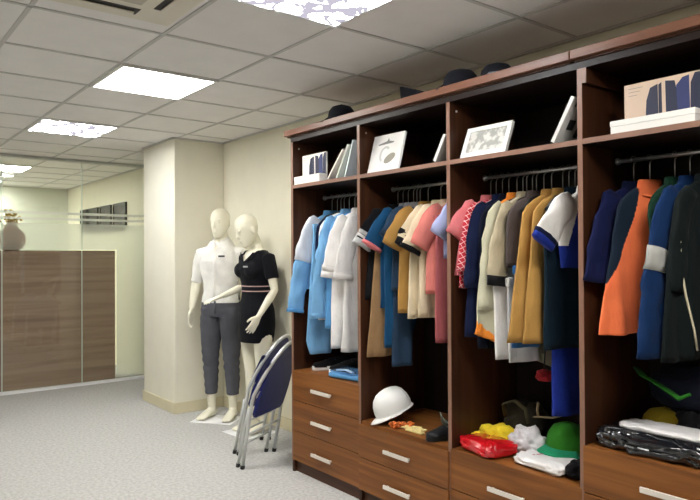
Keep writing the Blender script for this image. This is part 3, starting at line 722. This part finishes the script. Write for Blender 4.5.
m = MB(); m.prism([(2.44, 2.66, TOP+.001), (2.44, 2.665, TOP+.092), (2.44, 2.64, TOP+.085), (2.44, 2.50, TOP+.030), (2.44, 2.44, TOP+.001)], (.17, 0, 0), bev=.004)
single('garrison_cap', m, darkwool, 'dark folded garrison cap with a pointed end on top of the wardrobe', 'cap', (2.52, 2.56, TOP))
cap('cap', 'dark rounded cap in the middle of the wardrobe top', 2.47, 2.245, TOP, PI/2, .088, .092, darkwool, .065, group='dark caps on top of the wardrobe')
cap('cap', 'dark cap with a pale rim standing right of the rounded cap', 2.49, 2.03, TOP, -PI/2-.3, .080, .075, darkwool, .07, plain('cap_pale_rim', (.30, .38, .42), .6), group='dark caps on top of the wardrobe')

# ------------------------------------------------------------------ cloth lumps and packets
def lump(c, r, seed, amp=.22, freq=9., flat=.0, n=64, m=40, rot=0., crease=0.):
    b = MB(); b.ball((0, 0, 0), 1., n, m)
    rm = Matrix.Rotation(rot, 3, 'Z')
    def f(p):
        S3 = V((seed, seed*.7, seed*1.3))
        d = 1 + amp*noise.noise(p*1.5+S3) + amp*.5*noise.noise(p*3.0+S3) - crease*abs(noise.noise(p*2.1-S3)) + .05*noise.noise(p*6.5+S3)
        q = V((p.x*r[0]*d, p.y*r[1]*d, (max(p.z, -.72)+.72)/1.72*r[2]*2*d))
        q = rm @ q
        return V(c) + q
    return b.move(f)
def slab(c, hx, hy, h, seed, rot=0., amp=.010, n=5, fine=0.):
    """soft rectangular packet"""
    R = []; c = V(c); rm = Matrix.Rotation(rot, 3, 'Z')
    for i in range(13):
        f = i/12; zz = h*f; ins = .035*(abs(2*f-1)**4)
        ring = []
        for k in range(120):
            a = 2*PI*k/120; cc, ss = math.cos(a), math.sin(a)
            x = (hx-ins*.6)*math.copysign(abs(cc)**.35, cc); y = (hy-ins*.6)*math.copysign(abs(ss)**.35, ss)
            p = V((x, y, zz)); d = noise.noise(V((x*22, y*22, zz*30+seed)))*amp
            if fine:
                e = noise.noise(V((x*70, y*55, zz*80+seed)))*fine + abs(noise.noise(V((x*38, y*30+seed, zz*42))))*fine
                p += V((cc*e, ss*e, e*.7 if f > .2 else 0))
            p += V((cc*d, ss*d, (noise.noise(V((x*16+seed, y*16, 1)))*amp*1.2 if f > .45 else 0)))
            ring.append(c + rm @ p)
        R.append(ring)
    m = MB().rings(R)
    return m
# bay one
def shoe(label, x, y, z, rz, mat, sole, group, L=.27):
    t = thing('shoe', label, 'shoe', (x, y, z), rz, group)      # toe towards -x
    m = MB(); 
    sec = [(-.135, .010, .028), (-.128, .030, .036), (-.10, .041, .045), (-.06, .046, .058), (-.02, .043, .078), (.03, .038, .092), (.07, .036, .098), (.11, .034, .096), (.130, .022, .080)]
    R = []
    for x_, w_, h_ in sec:
        R.append([V((x_, w_*math.cos(a), .020+h_*max(-.02, math.sin(a))*.68)) for a in [2*PI*k/24 for k in range(24)]])
    part('upper', m.rings(R), mat, t, True)
    m = MB(); o = []
    for a in [2*PI*k/36 for k in range(36)]: o.append((.140*math.cos(a)-.002, (.046-.006*math.cos(a))*math.sin(a)))
    m.rings([[V((px, py, zz)) for px, py in o] for zz in (.0005, .004, .020, .026)])
    part('sole', m, sole, t, True)
    m = MB()
    for k in range(4): m.tube([(-.055+.022*k, -.026, .050+.005*k), (-.05+.022*k, 0, .064+.005*k), (-.055+.022*k, .026, .050+.005*k)], .003, n=6)
    part('laces', m, black_pl, t, True)
shoe('black shoe with white sole under the blue trousers, left one of the pair', 2.625, 3.545, D1, -.35, black, whiteplast, 'black shoes with white soles')
shoe('black shoe with white sole under the white coats, right one of the pair', 2.645, 3.395, D1, -.2, black, whiteplast, 'black shoes with white soles')
ft = thing('folded_shirt', 'folded blue shirt in a plastic bag lying in the leftmost bay', 'shirt', (2.53, 3.19, D1))
part('cloth', slab((2.53, 3.19, D1+.001), .10, .155, .038, 3., .15, .006), sky2, ft)
part('plastic_edge', slab((2.53, 3.19, D1+.0395), .094, .148, .006, 5., .15, .003), plain('glossy_blue_film', (.10, .25, .50), .15, coat=.8), ft)
part('collar', MB().tube([(2.45, 3.26, D1+.050), (2.47, 3.19, D1+.056), (2.46, 3.12, D1+.050)], [(.016, .006)]*3, n=10), plain('glossy_pale_film', (.40, .55, .72), .2, coat=.6), ft)
# bay two: hard hat
hh = thing('hard_hat', 'white hard hat tipped on its brim in the second bay', 'helmet', (2.525, 2.835, D2))
HM = Matrix.Translation((2.535, 2.830, D2+.062)) @ Matrix.Rotation(math.radians(-23), 4, V((.67, .74, 0)).normalized()) @ Matrix.Rotation(math.radians(160), 4, 'Z') @ Matrix.Scale(.83, 4)
m = MB(); prof = [(.118, .0), (.121, .035), (.116, .075), (.100, .115), (.072, .142), (.036, .156), (.003, .160)]
m.lathe((0, 0, 0), prof, 40, sx=1.14, sy=.95, caps=(False, True))
def ridge(p):
    k = max(0, 1-abs(p.y)/.022)*max(0, min(1, (p.z-.03)/.05)); return HM @ V((p.x, p.y, p.z+.008*k*min(1, k*2)))
part('shell', m.move(ridge), whiteplast, hh)
m = MB(); R = []
for f, dz in ((0, .004), (.5, .0), (1, -.010), (1, -.014), (.5, -.005), (0, -.002)):
    ring = []
    for k in range(48):
        a = 2*PI*k/48; ca = math.cos(a); ext = .010+.045*max(0, ca)**1.5
        ring.append(HM @ V(((.118*1.14+f*ext)*ca, (.118*.95+f*.010+f*.01*max(0, ca))*math.sin(a), dz*(1 if ca > 0 else .6))))
    R.append(ring)
R.append(R[0]); part('brim', MB().rings(R, (False, False)), whiteplast, hh)
part('chin_strap', MB().tube([HM @ V(p) for p in ((-.10, -.08, -.002), (-.09, -.085, -.030), (-.07, -.06, -.040), (-.05, .0, -.043))], [(.006, .002)]*4, n=8), black_pl, hh)
hb = MB(); random.seed(11)
for k in range(46):
    f = k/45; x = 2.428+.10*f; y = 2.735-.06*f
    hb.ball((x+random.uniform(-.012, .012)+.0, y+random.uniform(-.024, .024), D2+.009+random.uniform(0, .020)), random.uniform(.007, .0095), 10, 7)
hb.tube([(2.43+.10*k/9, 2.735-.06*k/9+.01*math.sin(k*2.1), D2+.008) for k in range(10)], .007, n=8)
single('bead_string', hb, plain('orange_beads', (.72, .17, .03), .4, var=.5, vscale=40.), 'bunched orange and white bead string beside the white hard hat', 'beads', (2.48, 2.70, D2))
for k, (x, y, r, l) in enumerate(((2.50, 2.640, .25, .085), (2.465, 2.585, .05, .060))):
    mb = MB(); 
    mb.obox((x, y, D2+.0065), (math.sin(r), -math.cos(r), 0), (math.cos(r), math.sin(r), 0), (0, 0, 1), l, .016, .005, .003)
    mb.obox((x+.012, y+.01, D2+.0125), (math.sin(r+.15), -math.cos(r+.15), 0), (math.cos(r+.15), math.sin(r+.15), 0), (0, 0, 1), l*.6, .010, .002, .001)
    single('cloth_strip', mb, plain('pale_yellow_strip', (.72, .60, .26), .6), ['longer pale yellow strip lying right of the hard hat', 'shorter pale yellow strip nearer the shelf edge beside the black shoe'][k], 'strip', (x, y, D2))
shoe('black work shoe lying at the right end of the second bay', 2.535, 2.405, D2, -.15, F('shoe_black_leather', (.012, .013, .015), .4), rubber, None)
shoe('black work shoe at the back of the second bay', 2.74, 2.52, D2, .2, F('shoe_black_leather', (.012, .013, .015), .4), rubber, None)
lc = MB()
for k in range(5):
    a = k*1.3; lc.tube([(2.47+.01*k, 2.40+.02*k-.05, D2+.075), (2.46+.012*k, 2.36+.02*k, D2+.105+.006*k), (2.50, 2.33+.018*k, D2+.08)], .0022, n=6)
single('cord', lc, plain('pale_cord', (.22, .30, .26), .6), 'thin pale cord looped over the black work shoe in the second bay', 'cord', (2.48, 2.37, D2+.10))
# bay three
rp = thing('packet', 'shiny red packet lying at the front left of the third bay', 'packet', (2.50, 2.125, D2), 0)
part('wrapped_cloth', slab((2.505, 2.115, D2+.001), .095, .128, .060, 7., -.22, .010, fine=.008), crim, rp)
part('sticker', MB().obox((2.444, 2.185, D2+.052), (.25, -.97, 0), (.3, .08, .95), (-.95, -.25, .31), .014, .006, .001), plain('sticker_white', (.8, .5, .4), .3), rp)
single('cloth', lump((2.635, 2.155, D2+.001), (.095, .120, .050), 2.3, .30, rot=.3, crease=.28), yel, 'yellow cloth bundled behind the red packet', 'cloth', (2.635, 2.155, D2))
single('cloth', lump((2.645, 1.990, D2+.001), (.085, .098, .062), 5.1, .20, 12., rot=-.3, crease=.20), F('crumpled_white', (.66, .64, .66)), 'crumpled white cloth between the red packet and the green cap', 'cloth', (2.645, 1.99, D2))
single('packet', slab((2.525, 1.790, D2+.001), .085, .135, .042, 9., -.10, .010, fine=.009), wrapw, 'clear wrapped white packet below the green cap', 'packet', (2.525, 1.79, D2))
m = MB().tube([(2.445, 1.86, D2+.034), (2.50, 1.85, D2+.046), (2.575, 1.82, D2+.047)], [(.0035, .0012)]*3, n=8)
single('ribbon', m, plain('red_ribbon', (.42, .03, .08), .4), 'thin dark red ribbon across the clear white packet', 'ribbon', (2.50, 1.85, D2+.04))
single('cloth', lump((2.520, 1.618, D2+.001), (.070, .055, .040), 8.8, .25, crease=.2), black, 'black cloth bundle in the front right corner of the third bay', 'cloth', (2.52, 1.618, D2))
bg = thing('bag', 'dark khaki bag slumped at the back left of the third bay', 'bag', (2.78, 2.10, D2))
part('bag_body', lump((2.79, 2.10, D2+.001), (.10, .125, .105), 3.3, .16, 7., crease=.1), khaki, bg)
part('strap', MB().tube([(2.71, 2.17, D2+.13), (2.68, 2.16, D2+.20), (2.69, 2.10, D2+.225), (2.70, 2.04, D2+.19), (2.71, 2.03, D2+.12)], [(.016, .004)]*5, n=10), F('strap_khaki', (.09, .075, .04)), bg)
gc = cap('cap', 'green cap with turquoise visor in the third bay', 2.700, 1.80, D2+.045, PI*.98, .098, .125, green, .060, green2)
single('cloth', slab((2.71, 1.80, D2+.001), .11, .12, .042, 12.), navy, 'dark navy folded cloth under the green cap', 'cloth', (2.71, 1.80, D2))
m = MB().tube([(2.72, 2.005, D2+.155), (2.71, 1.96, D2+.165), (2.72, 1.90, D2+.170), (2.74, 1.86, D2+.185)], [(.008, .005)]*4, n=8).tube([(2.715, 1.975, D2+.16), (2.72, 1.985, D2+.19), (2.735, 1.99, D2+.225)], .006, n=8)
single('toggle_strap', m, plain('beige_strap', (.30, .22, .12), .6), 'beige strap end sticking out above the green cap', 'strap', (2.72, 1.95, D2+.15))
trousers(1.757, 'royal blue trousers hanging low behind the dark teal coat', G3, royal, -.60, -1.13, .075, .075, -.03, -.03, seed=12., t=.02)
bl = thing('cloth_pouch', 'small red pouch hanging in the dark below the ochre coats', 'pouch', (2.66, 1.90, .86))
part('pouch_body', lump((2.66, 1.90, .83), (.036, .040, .028), 4.4, .15), F('cap_red', (.30, .015, .02)), bl)
part('strap', MB().tube([(2.66, 1.90, .89), (2.665, 1.895, 1.0), (2.66, 1.885, 1.10)], .003, n=6), black_pl, bl)
# bay four
pk = thing('packet', 'black plastic wrapped bundle with a white top along the front of the rightmost bay', 'packet', (2.53, 1.26, D4))
part('black_wrap', slab((2.535, 1.265, D4+.001), .105, .235, .068, 15., .04, .012, fine=.022), wrapb, pk)
part('white_top', slab((2.570, 1.245, D4+.072), .072, .200, .024, 17., .04, .006, fine=.004), wrapw, pk)
part('label', MB().obox((2.425, 1.29, D4+.028), (0, 1, 0), (.15, 0, 1), (-1, 0, .15), .022, .007, .001), paper, pk)
cap('cap', 'dark yellow cap behind the black wrapped bundle', 2.735, 1.36, D4+.045, PI, .088, .085, F('cap_mustard_yellow', (0.3000, 0.2160, 0.0120)), .04)
single('cloth', slab((2.74, 1.36, D4+.001), .10, .12, .042, 21.), navy2, 'dark folded cloth under the yellow cap in the rightmost bay', 'cloth', (2.74, 1.36, D4))
gs = thing('shoulder_bag', 'dark bag with a bright green strap hanging low in the rightmost bay', 'bag', (2.70, 1.30, .80))
part('bag_body', lump((2.76, 1.28, .80), (.07, .16, .085), 6.6, .15, 8.), F('bag_deep_blue', (.004, .006, .016)), gs)
part('strap', MB().tube([(2.70, 1.46, .945), (2.64, 1.40, .925), (2.61, 1.34, .915), (2.60, 1.27, .885), (2.60, 1.235, .865), (2.62, 1.20, .885)], [(.020, .005), (.020, .005), (.018, .005), (.020, .006), (.030, .008), (.020, .006)], n=10), brightgreen, gs)
single('cloth', lump((2.76, 1.06, D4+.001), (.10, .13, .12), 9.9, .25, 8., crease=.1), F('dark_olive', (.014, .014, .008)), 'dark olive cloth heaped at the back right of the rightmost bay', 'cloth', (2.76, 1.06, D4))
single('cloth', lump((2.77, 1.28, D4+.001), (.09, .11, .075), 1.9, .25, 8., crease=.1), black, 'dark cloth heap supporting the bag with the green strap', 'cloth', (2.77, 1.28, D4))

# ------------------------------------------------------------------ folding chairs
def chair(label, x, y, rz, lean, dx=0.):
    t = thing('folding_chair', label, 'chair', (x, y, 0), rz, 'folded blue chairs beside the wardrobe')
    # local: x across, +y away from the viewer; leaning towards -y (the wardrobe) as it rises
    Ln = lambda p: V((p[0], p[1]-lean*p[2]-.36*max(0, p[2]-.48), p[2]))
    Ls = lambda p: V((p[0], p[1]-lean*.34-(p[2]-.34)*(lean+.17), p[2]))
    w = .215; m = MB()
    path = [(-w, 0, .012), (-w, 0, .30), (-w, 0, .45)]
    for k in range(0, 13):
        a = PI - PI*k/12; path.append((w*math.cos(a), 0, .50+.345*math.sin(a)))
    path += [(w, 0, .45), (w, 0, .30), (w, 0, .012)]
    part('front_frame', MB().tube([Ln(p) for p in path], .0125, n=12), steel_tube, t, True)
    for s in (-1, 1):
        part('rear_leg', MB().tube([Ln((s*.190, .030, .40)), Ln((s*.190, .044, .20)), Ln((s*.190, .052, .012))], .011, n=10), steel_tube, t, True)
        part('foot_cap', MB().tube([Ln((s*w, 0, .001)), Ln((s*w, 0, .026))], .0155, n=12), rubber, t, True)
        part('foot_cap', MB().tube([Ln((s*.190, .052, .001)), Ln((s*.190, .051, .026))], .0145, n=12), rubber, t, True)
        part('hinge_bracket', MB().prism([Ln(q) for q in ((s*w, -.026, .50), (s*(w-.015), -.026, .53), (s*(w-.115), -.026, .545), (s*(w-.10), -.026, .505), (s*(w-.02), -.026, .475))], (0, .006, 0)), steel_tube, t, True)
    part('crossbar', MB().tube([Ln((-w, 0, .235)), Ln((w, 0, .235))], .008, n=10), steel_tube, t, True)
    part('crossbar', MB().tube([Ln((-.19, .048, .15)), Ln((.19, .048, .15))], .008, n=10), steel_tube, t, True)
    def pad(x_, z0, z1, top, y0, th, Ln=Ln):
        pts = [(-x_, z0+.03), (-x_+.03, z0), (x_-.03, z0), (x_, z0+.03)]
        arc = [(x_*math.cos(a), z1-top+top*math.sin(a)) for a in [PI*k/16 for k in range(17)]]
        return MB().prism([Ln((px, y0, pz)) for px, pz in pts+arc], (0, th, 0), bev=.006)
    part('seat', pad(.200, .34, .80, .32, -.022, .022, Ls), blue_vinyl, t, True)
    part('backrest', pad(.203, .54, .838, .29, .004, .020), blue_vinyl, t, True)
chair('folded blue chair standing nearest, against the wardrobe end', 2.345, 4.045, math.radians(29), .17)
chair('folded blue chair standing behind the nearest one, half hidden', 2.475, 4.335, math.radians(29), .17)

# ------------------------------------------------------------------ mannequins
def hand(mb, P, d, nrm, thumb, k=1., curl=.25):
    """palm and five fingers; d to the fingertips, nrm out of the palm, thumb side vector"""
    P, d, nrm, th = V(P), V(d).normalized(), V(nrm), V(thumb)
    nrm = (nrm - d*nrm.dot(d)).normalized(); th = d.cross(nrm) if d.cross(nrm).dot(th) > 0 else -d.cross(nrm)
    mb.tube([P-d*.03*k, P+d*.01*k, P+d*.05*k, P+d*.095*k], [(.024*k, .017*k), (.030*k, .015*k), (.040*k, .0145*k), (.038*k, .011*k)], side=th, n=16)
    for i, (off, ln, sp) in enumerate(((.030, .070, .10), (.010, .080, .03), (-.010, .074, -.03), (-.029, .058, -.11))):
        q = P + d*.085*k + th*off*k; dd = (d + th*sp).normalized(); pts = [q - dd*.01]; a = 0.
        for s in range(4):
            a += curl*(.5+.35*s)*.5; q = q + (dd*math.cos(a)+nrm*math.sin(a))*ln*k/4; pts.append(q)
        mb.tube([pts[0]] + pts[1:], [.0098*k, .0095*k, .0088*k, .0080*k, .0062*k], n=10)
    q = P + d*.02*k + th*.026*k; dd = (d*.75 + th*.75 + nrm*.25).normalized()
    mb.tube([q-dd*.01, q+dd*.03*k, q+(dd+d*.25).normalized()*.058*k, q+(dd+d*.5).normalized()*.078*k], [.015*k, .0125*k, .0105*k, .0072*k], n=10)
def foot(mb, x, y, z, k=1., turn=0.):
    c, s = math.cos(turn), math.sin(turn)
    T_ = lambda p: (x + (p[0]*c + p[1]*s)*k, y + (-p[0]*s + p[1]*c)*k, z + p[2]*k)
    mb.tube([T_(p) for p in ((0, .075, .030), (0, .055, .036), (0, .0, .045), (0, -.06, .036), (0, -.12, .024), (0, -.165, .017), (0, -.185, .014))],
            [(.020*k, .022*k), (.030*k, .034*k), (.034*k, .044*k), (.040*k, .034*k), (.046*k, .022*k), (.042*k, .015*k), (.025*k, .010*k)], side=(c, -s, 0), n=18)
    for i in range(5):
        mb.ball(T_((-.033+.0165*i, -.178+.006*abs(i-1.2), .012)), (.0095*k, .017*k, .010*k), 10, 6)
def head(mb, C, k, yawr, tilt):
    """egg shaped head with brow, nose, lips, chin and ears; returns the transform"""
    M = Matrix.Translation(V(C)) @ Matrix.Rotation(yawr, 4, 'Z') @ Matrix.Rotation(tilt, 4, 'X')
    R = []
    prof = [(-.118, .020, .022, -.052), (-.112, .034, .034, -.048), (-.095, .046, .050, -.036), (-.07, .056, .068, -.020), (-.04, .064, .084, -.008), (-.01, .070, .093, .0), (.02, .074, .098, .004), (.05, .075, .099, .006), (.08, .070, .092, .008), (.105, .056, .074, .008), (.122, .036, .048, .008), (.130, .015, .020, .008)]
    for z, rx, ry, cy in prof:
        R.append([M @ (V((rx*math.cos(a), cy+ry*math.sin(a), z))*k) for a in [2*PI*q/28 for q in range(28)]])
    mb.rings(R)
    mb.tube([M @ (V(p)*k) for p in ((0, -.088, .022), (0, -.097, .0), (0, -.1035, -.020), (0, -.098, -.031))], [.007*k, .009*k, .013*k, .009*k], n=10)
    mb.ball(M @ (V((0, -.086, -.053))*k), (.024*k, .012*k, .007*k), 12, 8, rot=M.to_3x3()); mb.ball(M @ (V((0, -.084, -.063))*k), (.020*k, .011*k, .007*k), 12, 8, rot=M.to_3x3())
    for s in (-1, 1):
        mb.ball(M @ (V((s*.030, -.084, .026))*k), (.022*k, .010*k, .006*k), 12, 8, rot=M.to_3x3())
        mb.ball(M @ (V((s*.030, -.083, .008))*k), (.013*k, .008*k, .007*k), 12, 8, rot=M.to_3x3())
        mb.ball(M @ (V((s*.074, .012, -.004))*k), (.009*k, .020*k, .030*k), 12, 8, rot=M.to_3x3())
    return M

# --- man
MX, MY, MR = 2.705, 5.315, math.radians(-52)
mn = thing('mannequin', 'bald white male mannequin in white shirt and grey trousers beside the column', 'mannequin', (MX, MY, .003), MR)
mn_yoff = V((0, 0, .0))
torso = [(0, 0, .90), (0, 0, .95), (0, -.004, 1.02), (0, -.004, 1.10), (0, -.006, 1.18), (0, -.010, 1.28), (0, -.010, 1.38), (0, -.002, 1.46), (0, .006, 1.52), (0, .012, 1.56), (0, .008, 1.60), (0, -.004, 1.66)]
trad = [(.145, .100), (.168, .112), (.165, .108), (.146, .098), (.143, .096), (.160, .108), (.174, .116), (.164, .102), (.112, .080), (.070, .065), (.056, .058), (.054, .058)]
def male_arm(mb, s, infl=0., upto=None):
    sh = V((s*.180, .005, 1.458)); el = V((s*.250, .02, 1.20)); wr = V((s*.262, -.045, .965))
    pts = [sh+V((-s*.05, 0, .02)), sh, sh+(el-sh)*.3, sh+(el-sh)*.65, el, el+(wr-el)*.3, el+(wr-el)*.7, wr]
    rad = [.030, .052, .054, .047, .041, .042, .034, .027]
    n = upto or len(pts)
    mb.tube(pts[:n], [r+infl for r in rad[:n]], n=18)
    return wr, (V((s*.262, -.075, .88))-wr)
b = MB(); b.tube(torso, trad, side=(1, 0, 0), n=32)
HMm = head(b, (0, -.015, 1.718), 1.04, math.radians(-6), math.radians(4))
for s in (-1, 1):
    wr, d = male_arm(b, s); hand(b, wr+d.normalized()*.02, d, (-s, 0, -.1), (0, -1, 0), 1.0, .35)
    b.tube([(s*.085, 0, .96), (s*.092, 0, .86), (s*.098, -.006, .70), (s*.100, -.010, .54), (s*.100, -.004, .48), (s*.102, .008, .36), (s*.103, .012, .22), (s*.103, .014, .10), (s*.103, .014, .05)],
           [(.085, .100), (.088, .096), (.076, .082), (.058, .062), (.053, .056), (.054, .060), (.042, .046), (.034, .038), (.036, .040)], side=(1, 0, 0), n=20)
    foot(b, s*.103, .0, .003, 1.0, -s*.12)
body = bake(b, .0046, 4)
part('body', body, mann_m, mn, True)
# shirt
b = MB()
tb = [(p, (r[0]+.016, r[1]+.018)) for p, r in zip(torso[2:10], trad[2:10])]
b.tube([V(p)+V((0, 0, .02 if i == len(tb)-1 else 0)) for i, (p, r) in enumerate(tb)], [r for p, r in tb], side=(1, 0, 0), n=36)
for s in (-1, 1): male_arm(b, s, .012, 5)
sh = bake(b, .007, 4)
def wr_(p):
    k = 1 if p.z < 1.45 else .3
    n_ = noise.noise(V((p.x*9, p.y*9, p.z*16)))*.006*k; q = V((p.x, p.y, 0)); return p + (q.normalized()*n_ if q.length > .02 else V())
sh.move(wr_)
so = part('shirt', cut(sh, lambda c: (c.z > 1.562 and abs(c.x) < .075) or (c.y < -.03 and abs(c.x) < .030*(c.z-1.47)/.10 and c.z > 1.47)), shirt_w, mn, True)
cm = MB()
R = []
for zz, k, dz in ((1.565, 1.0, 0), (1.600, .96, 0), (1.604, 1.06, 0), (1.560, 1.28, -.010), (1.556, 1.22, -.010)):
    R.append([V((.066*k*math.cos(a), .008+.072*k*math.sin(a), zz+dz - .050*max(0, -math.sin(a))**2)) for a in [2*PI*q/36 for q in range(36)]])
part('collar', MB().rings(R, (False, False)), shirt_w, so, True)
part('button_placket', MB().tube([(0, -.150+.0*z, z) for z in (1.06, 1.15, 1.25)] + [(0, -.150, 1.36), (0, -.140, 1.45)], [(.014, .004)]*5, side=(1, 0, 0), n=8), shirt_w, so, True)
part('name_badge', MB().obox((.070, -.142, 1.43), (.97, .2, 0), (0, .1, 1), (.2, -.97, .1), .028, .007, .003, .001), plain('badge_dark', (.05, .05, .055), .4), so, True, 'small dark name badge')
# trousers
b = MB()
b.tube([(0, 0, .90), (0, 0, .95), (0, -.003, 1.02), (0, -.003, 1.075)], [(.165, .118), (.184, .127), (.180, .122), (.166, .114)], side=(1, 0, 0), n=32)
for s in (-1, 1):
    b.tube([(s*.085, 0, .97), (s*.092, 0, .86), (s*.098, -.006, .70), (s*.100, -.010, .54), (s*.100, -.004, .46), (s*.102, .006, .36), (s*.103, .010, .27), (s*.103, .012, .205)],
           [(.096, .116), (.098, .112), (.088, .096), (.072, .078), (.067, .072), (.063, .070), (.057, .062), (.053, .058)], side=(1, 0, 0), n=24)
tr = bake(b, .007, 4)
def wr2(p):
    s = 1 if p.x > 0 else -1; q = V((p.x-s*.098, p.y, 0)); k = math.exp(-((p.z-.48)/.12)**2) + .5*math.exp(-((p.z-.25)/.06)**2) + .6*math.exp(-((p.z-.90)/.06)**2)
    d = math.sin(p.z*85 + p.x*26)*.004*k + noise.noise(V((p.x*14, p.y*14, p.z*18)))*.004; return p + (q.normalized()*d if q.length > .02 else V())
to = part('trousers', tr.move(wr2), tr_grey, mn, True)
part('waistband', MB().tube([(0, -.003, 1.045), (0, -.003, 1.082)], [(.173, .119), (.166, .114)], side=(1, 0, 0), n=36), tr_grey, to, True)
part('fly', MB().tube([(0, -.130, 1.04), (0, -.133, .99), (0, -.130, .93)], [(.010, .004)]*3, side=(1, 0, 0), n=8), tr_grey, to, True)

# --- woman
FXp, FYp, FR = 2.735, 4.745, math.radians(-84)
fm_ = thing('mannequin', 'bald white female mannequin in a dark dress with striped belt behind the folded chairs', 'mannequin', (FXp, FYp, .003), FR)
ft_ = [(0, 0, .84), (0, .0, .92), (0, .0, .99), (0, -.002, 1.08), (0, -.004, 1.16), (0, -.010, 1.24), (0, -.020, 1.32), (0, -.006, 1.40), (0, .006, 1.455), (0, .010, 1.49), (0, .000, 1.53), (0, -.040, 1.60)]
fr_ = [(.150, .105), (.172, .118), (.165, .112), (.130, .095), (.116, .088), (.128, .098), (.142, .118), (.145, .092), (.118, .074), (.058, .054), (.046, .048), (.045, .048)]
SHF = V((.158, .004, 1.415))
def fem_arm(mb, s, infl=0., upto=None):
    sh = V((s*SHF.x, SHF.y, SHF.z))
    if s > 0: el, wr, tip = V((.225, .015, 1.155)), V((.212, -.125, .965)), V((.20, -.20, .85))
    else: el, wr, tip = V((-.205, .03, 1.175)), V((-.225, -.185, 1.100)), V((-.235, -.30, 1.065))
    pts = [sh+V((-s*.045, 0, .015)), sh, sh+(el-sh)*.3, sh+(el-sh)*.65, el, el+(wr-el)*.3, el+(wr-el)*.7, wr]
    rad = [.022, .042, .041, .037, .032, .033, .027, .021]
    n = upto or len(pts); mb.tube(pts[:n], [r+infl for r in rad[:n]], n=18)
    return wr, (tip-wr)
b = MB(); b.tube(ft_, fr_, side=(1, 0, 0), n=32)
for s in (-1, 1): b.ball((s*.070, -.085, 1.315), (.062, .058, .060), 18, 12)
head(b, (0, -.090, 1.636), 1.04, math.radians(-6), math.radians(22))
for s in (-1, 1):
    wr, d = fem_arm(b, s)
    hand(b, wr+d.normalized()*.02, d, (-s, 0, 0) if s > 0 else (0, .2, -1), (0, -1, 0) if s > 0 else (-1, 0, 0), .93, .22)
    b.tube([(s*.080, 0, .92), (s*.088, 0, .82), (s*.090, -.004, .68), (s*.084, -.006, .54), (s*.082, -.002, .48), (s*.080, .010, .36), (s*.078, .014, .22), (s*.078, .014, .10), (s*.078, .014, .05)],
           [(.082, .092), (.086, .090), (.070, .074), (.052, .056), (.047, .050), (.049, .055), (.036, .040), (.029, .033), (.031, .035)], side=(1, 0, 0), n=20)
    foot(b, s*.078, .0, .003, .90, -s*.10)
part('body', bake(b, .0046, 4), mann_m, fm_, True)
b = MB()
dp = [(0, 0, .725), (0, 0, .80), (0, 0, .86)] + ft_[1:10]
dr = [(.158, .125), (.172, .135), (.182, .140)] + [(r[0]+.014, r[1]+.016) for r in fr_[1:10]]
b.tube([V(p)+V((0, 0, .012 if i == len(dp)-1 else 0)) for i, p in enumerate(dp)], dr, side=(1, 0, 0), n=36)
for s in (-1, 1):
    b.ball((s*.070, -.092, 1.315), (.070, .066, .068), 18, 12); fem_arm(b, s, .016, 4)
dz = bake(b, .0065, 4)
do = part('dress', cut(dz.move(lambda p: p + V((p.x, p.y, 0))*noise.noise(V((p.x*8, p.y*8, p.z*9)))*.025),
     lambda c: (c.z > 1.475 and abs(c.x) < .10) or (c.y < -.01 and c.z > 1.385 + abs(c.x)*1.0 and abs(c.x) < .09)), dress_b, fm_, True)
def belt(z0, z1, e, mat, nm):
    def rr(z):
        for i in range(len(dp)-1):
            if dp[i][2] <= z <= dp[i+1][2]:
                f = (z-dp[i][2])/(dp[i+1][2]-dp[i][2]); return (dr[i][0]+(dr[i+1][0]-dr[i][0])*f+e, dr[i][1]+(dr[i+1][1]-dr[i][1])*f+e)
    part(nm, MB().tube([(0, -.003, z0), (0, -.003, (z0+z1)/2), (0, -.003, z1)], [rr(z0), rr((z0+z1)/2), rr(z1)], side=(1, 0, 0), n=40), mat, do, True)
belt(1.135, 1.195, .004, dress_b, 'belt'); belt(1.140, 1.149, .006, stripe_p, 'belt_stripe'); belt(1.180, 1.189, .006, stripe_p, 'belt_stripe')
for s in (-1, 1):
    part('lapel', MB().prism([(s*.012, -.125, 1.385), (s*.085, -.090, 1.462), (s*.10, -.086, 1.435), (s*.050, -.122, 1.395)], (0, -.006, 0), bev=.002), dress_b, do, True)
part('name_badge', MB().obox((.070, -.158, 1.345), (1, .1, 0), (0, .1, 1), (.1, -1, .1), .026, .006, .003, .001), plain('badge_silver', (.45, .45, .45), .4), do, True, 'small silver name badge')

def sheet(name, label, x, y, rz, hx, hy):
    single(name, MB().obox((x, y, .0015), (math.cos(rz), math.sin(rz), 0), (-math.sin(rz), math.cos(rz), 0), (0, 0, 1), hx, hy, .0012), paper, label, 'paper', (x, y, 0))
sheet('paper_sheet', 'white paper sheet on the carpet under the male mannequin', 2.640, 5.275, MR, .19, .15)
sheet('paper_sheet', 'white paper sheet on the carpet under the female mannequin', 2.660, 4.730, FR, .17, .16)

# ------------------------------------------------------------------ light and view
w = bpy.data.worlds.new('world'); SC.world = w; w.use_nodes = True
w.node_tree.nodes['Background'].inputs[0].default_value = (.8, .85, .9, 1); w.node_tree.nodes['Background'].inputs[1].default_value = .3
vs = SC.view_settings; SC.display_settings.display_device = 'sRGB'
vs.view_transform = 'Standard'; vs.look = 'None'; vs.gamma = 1.; vs.use_curve_mapping = False; vs.exposure = 1.5
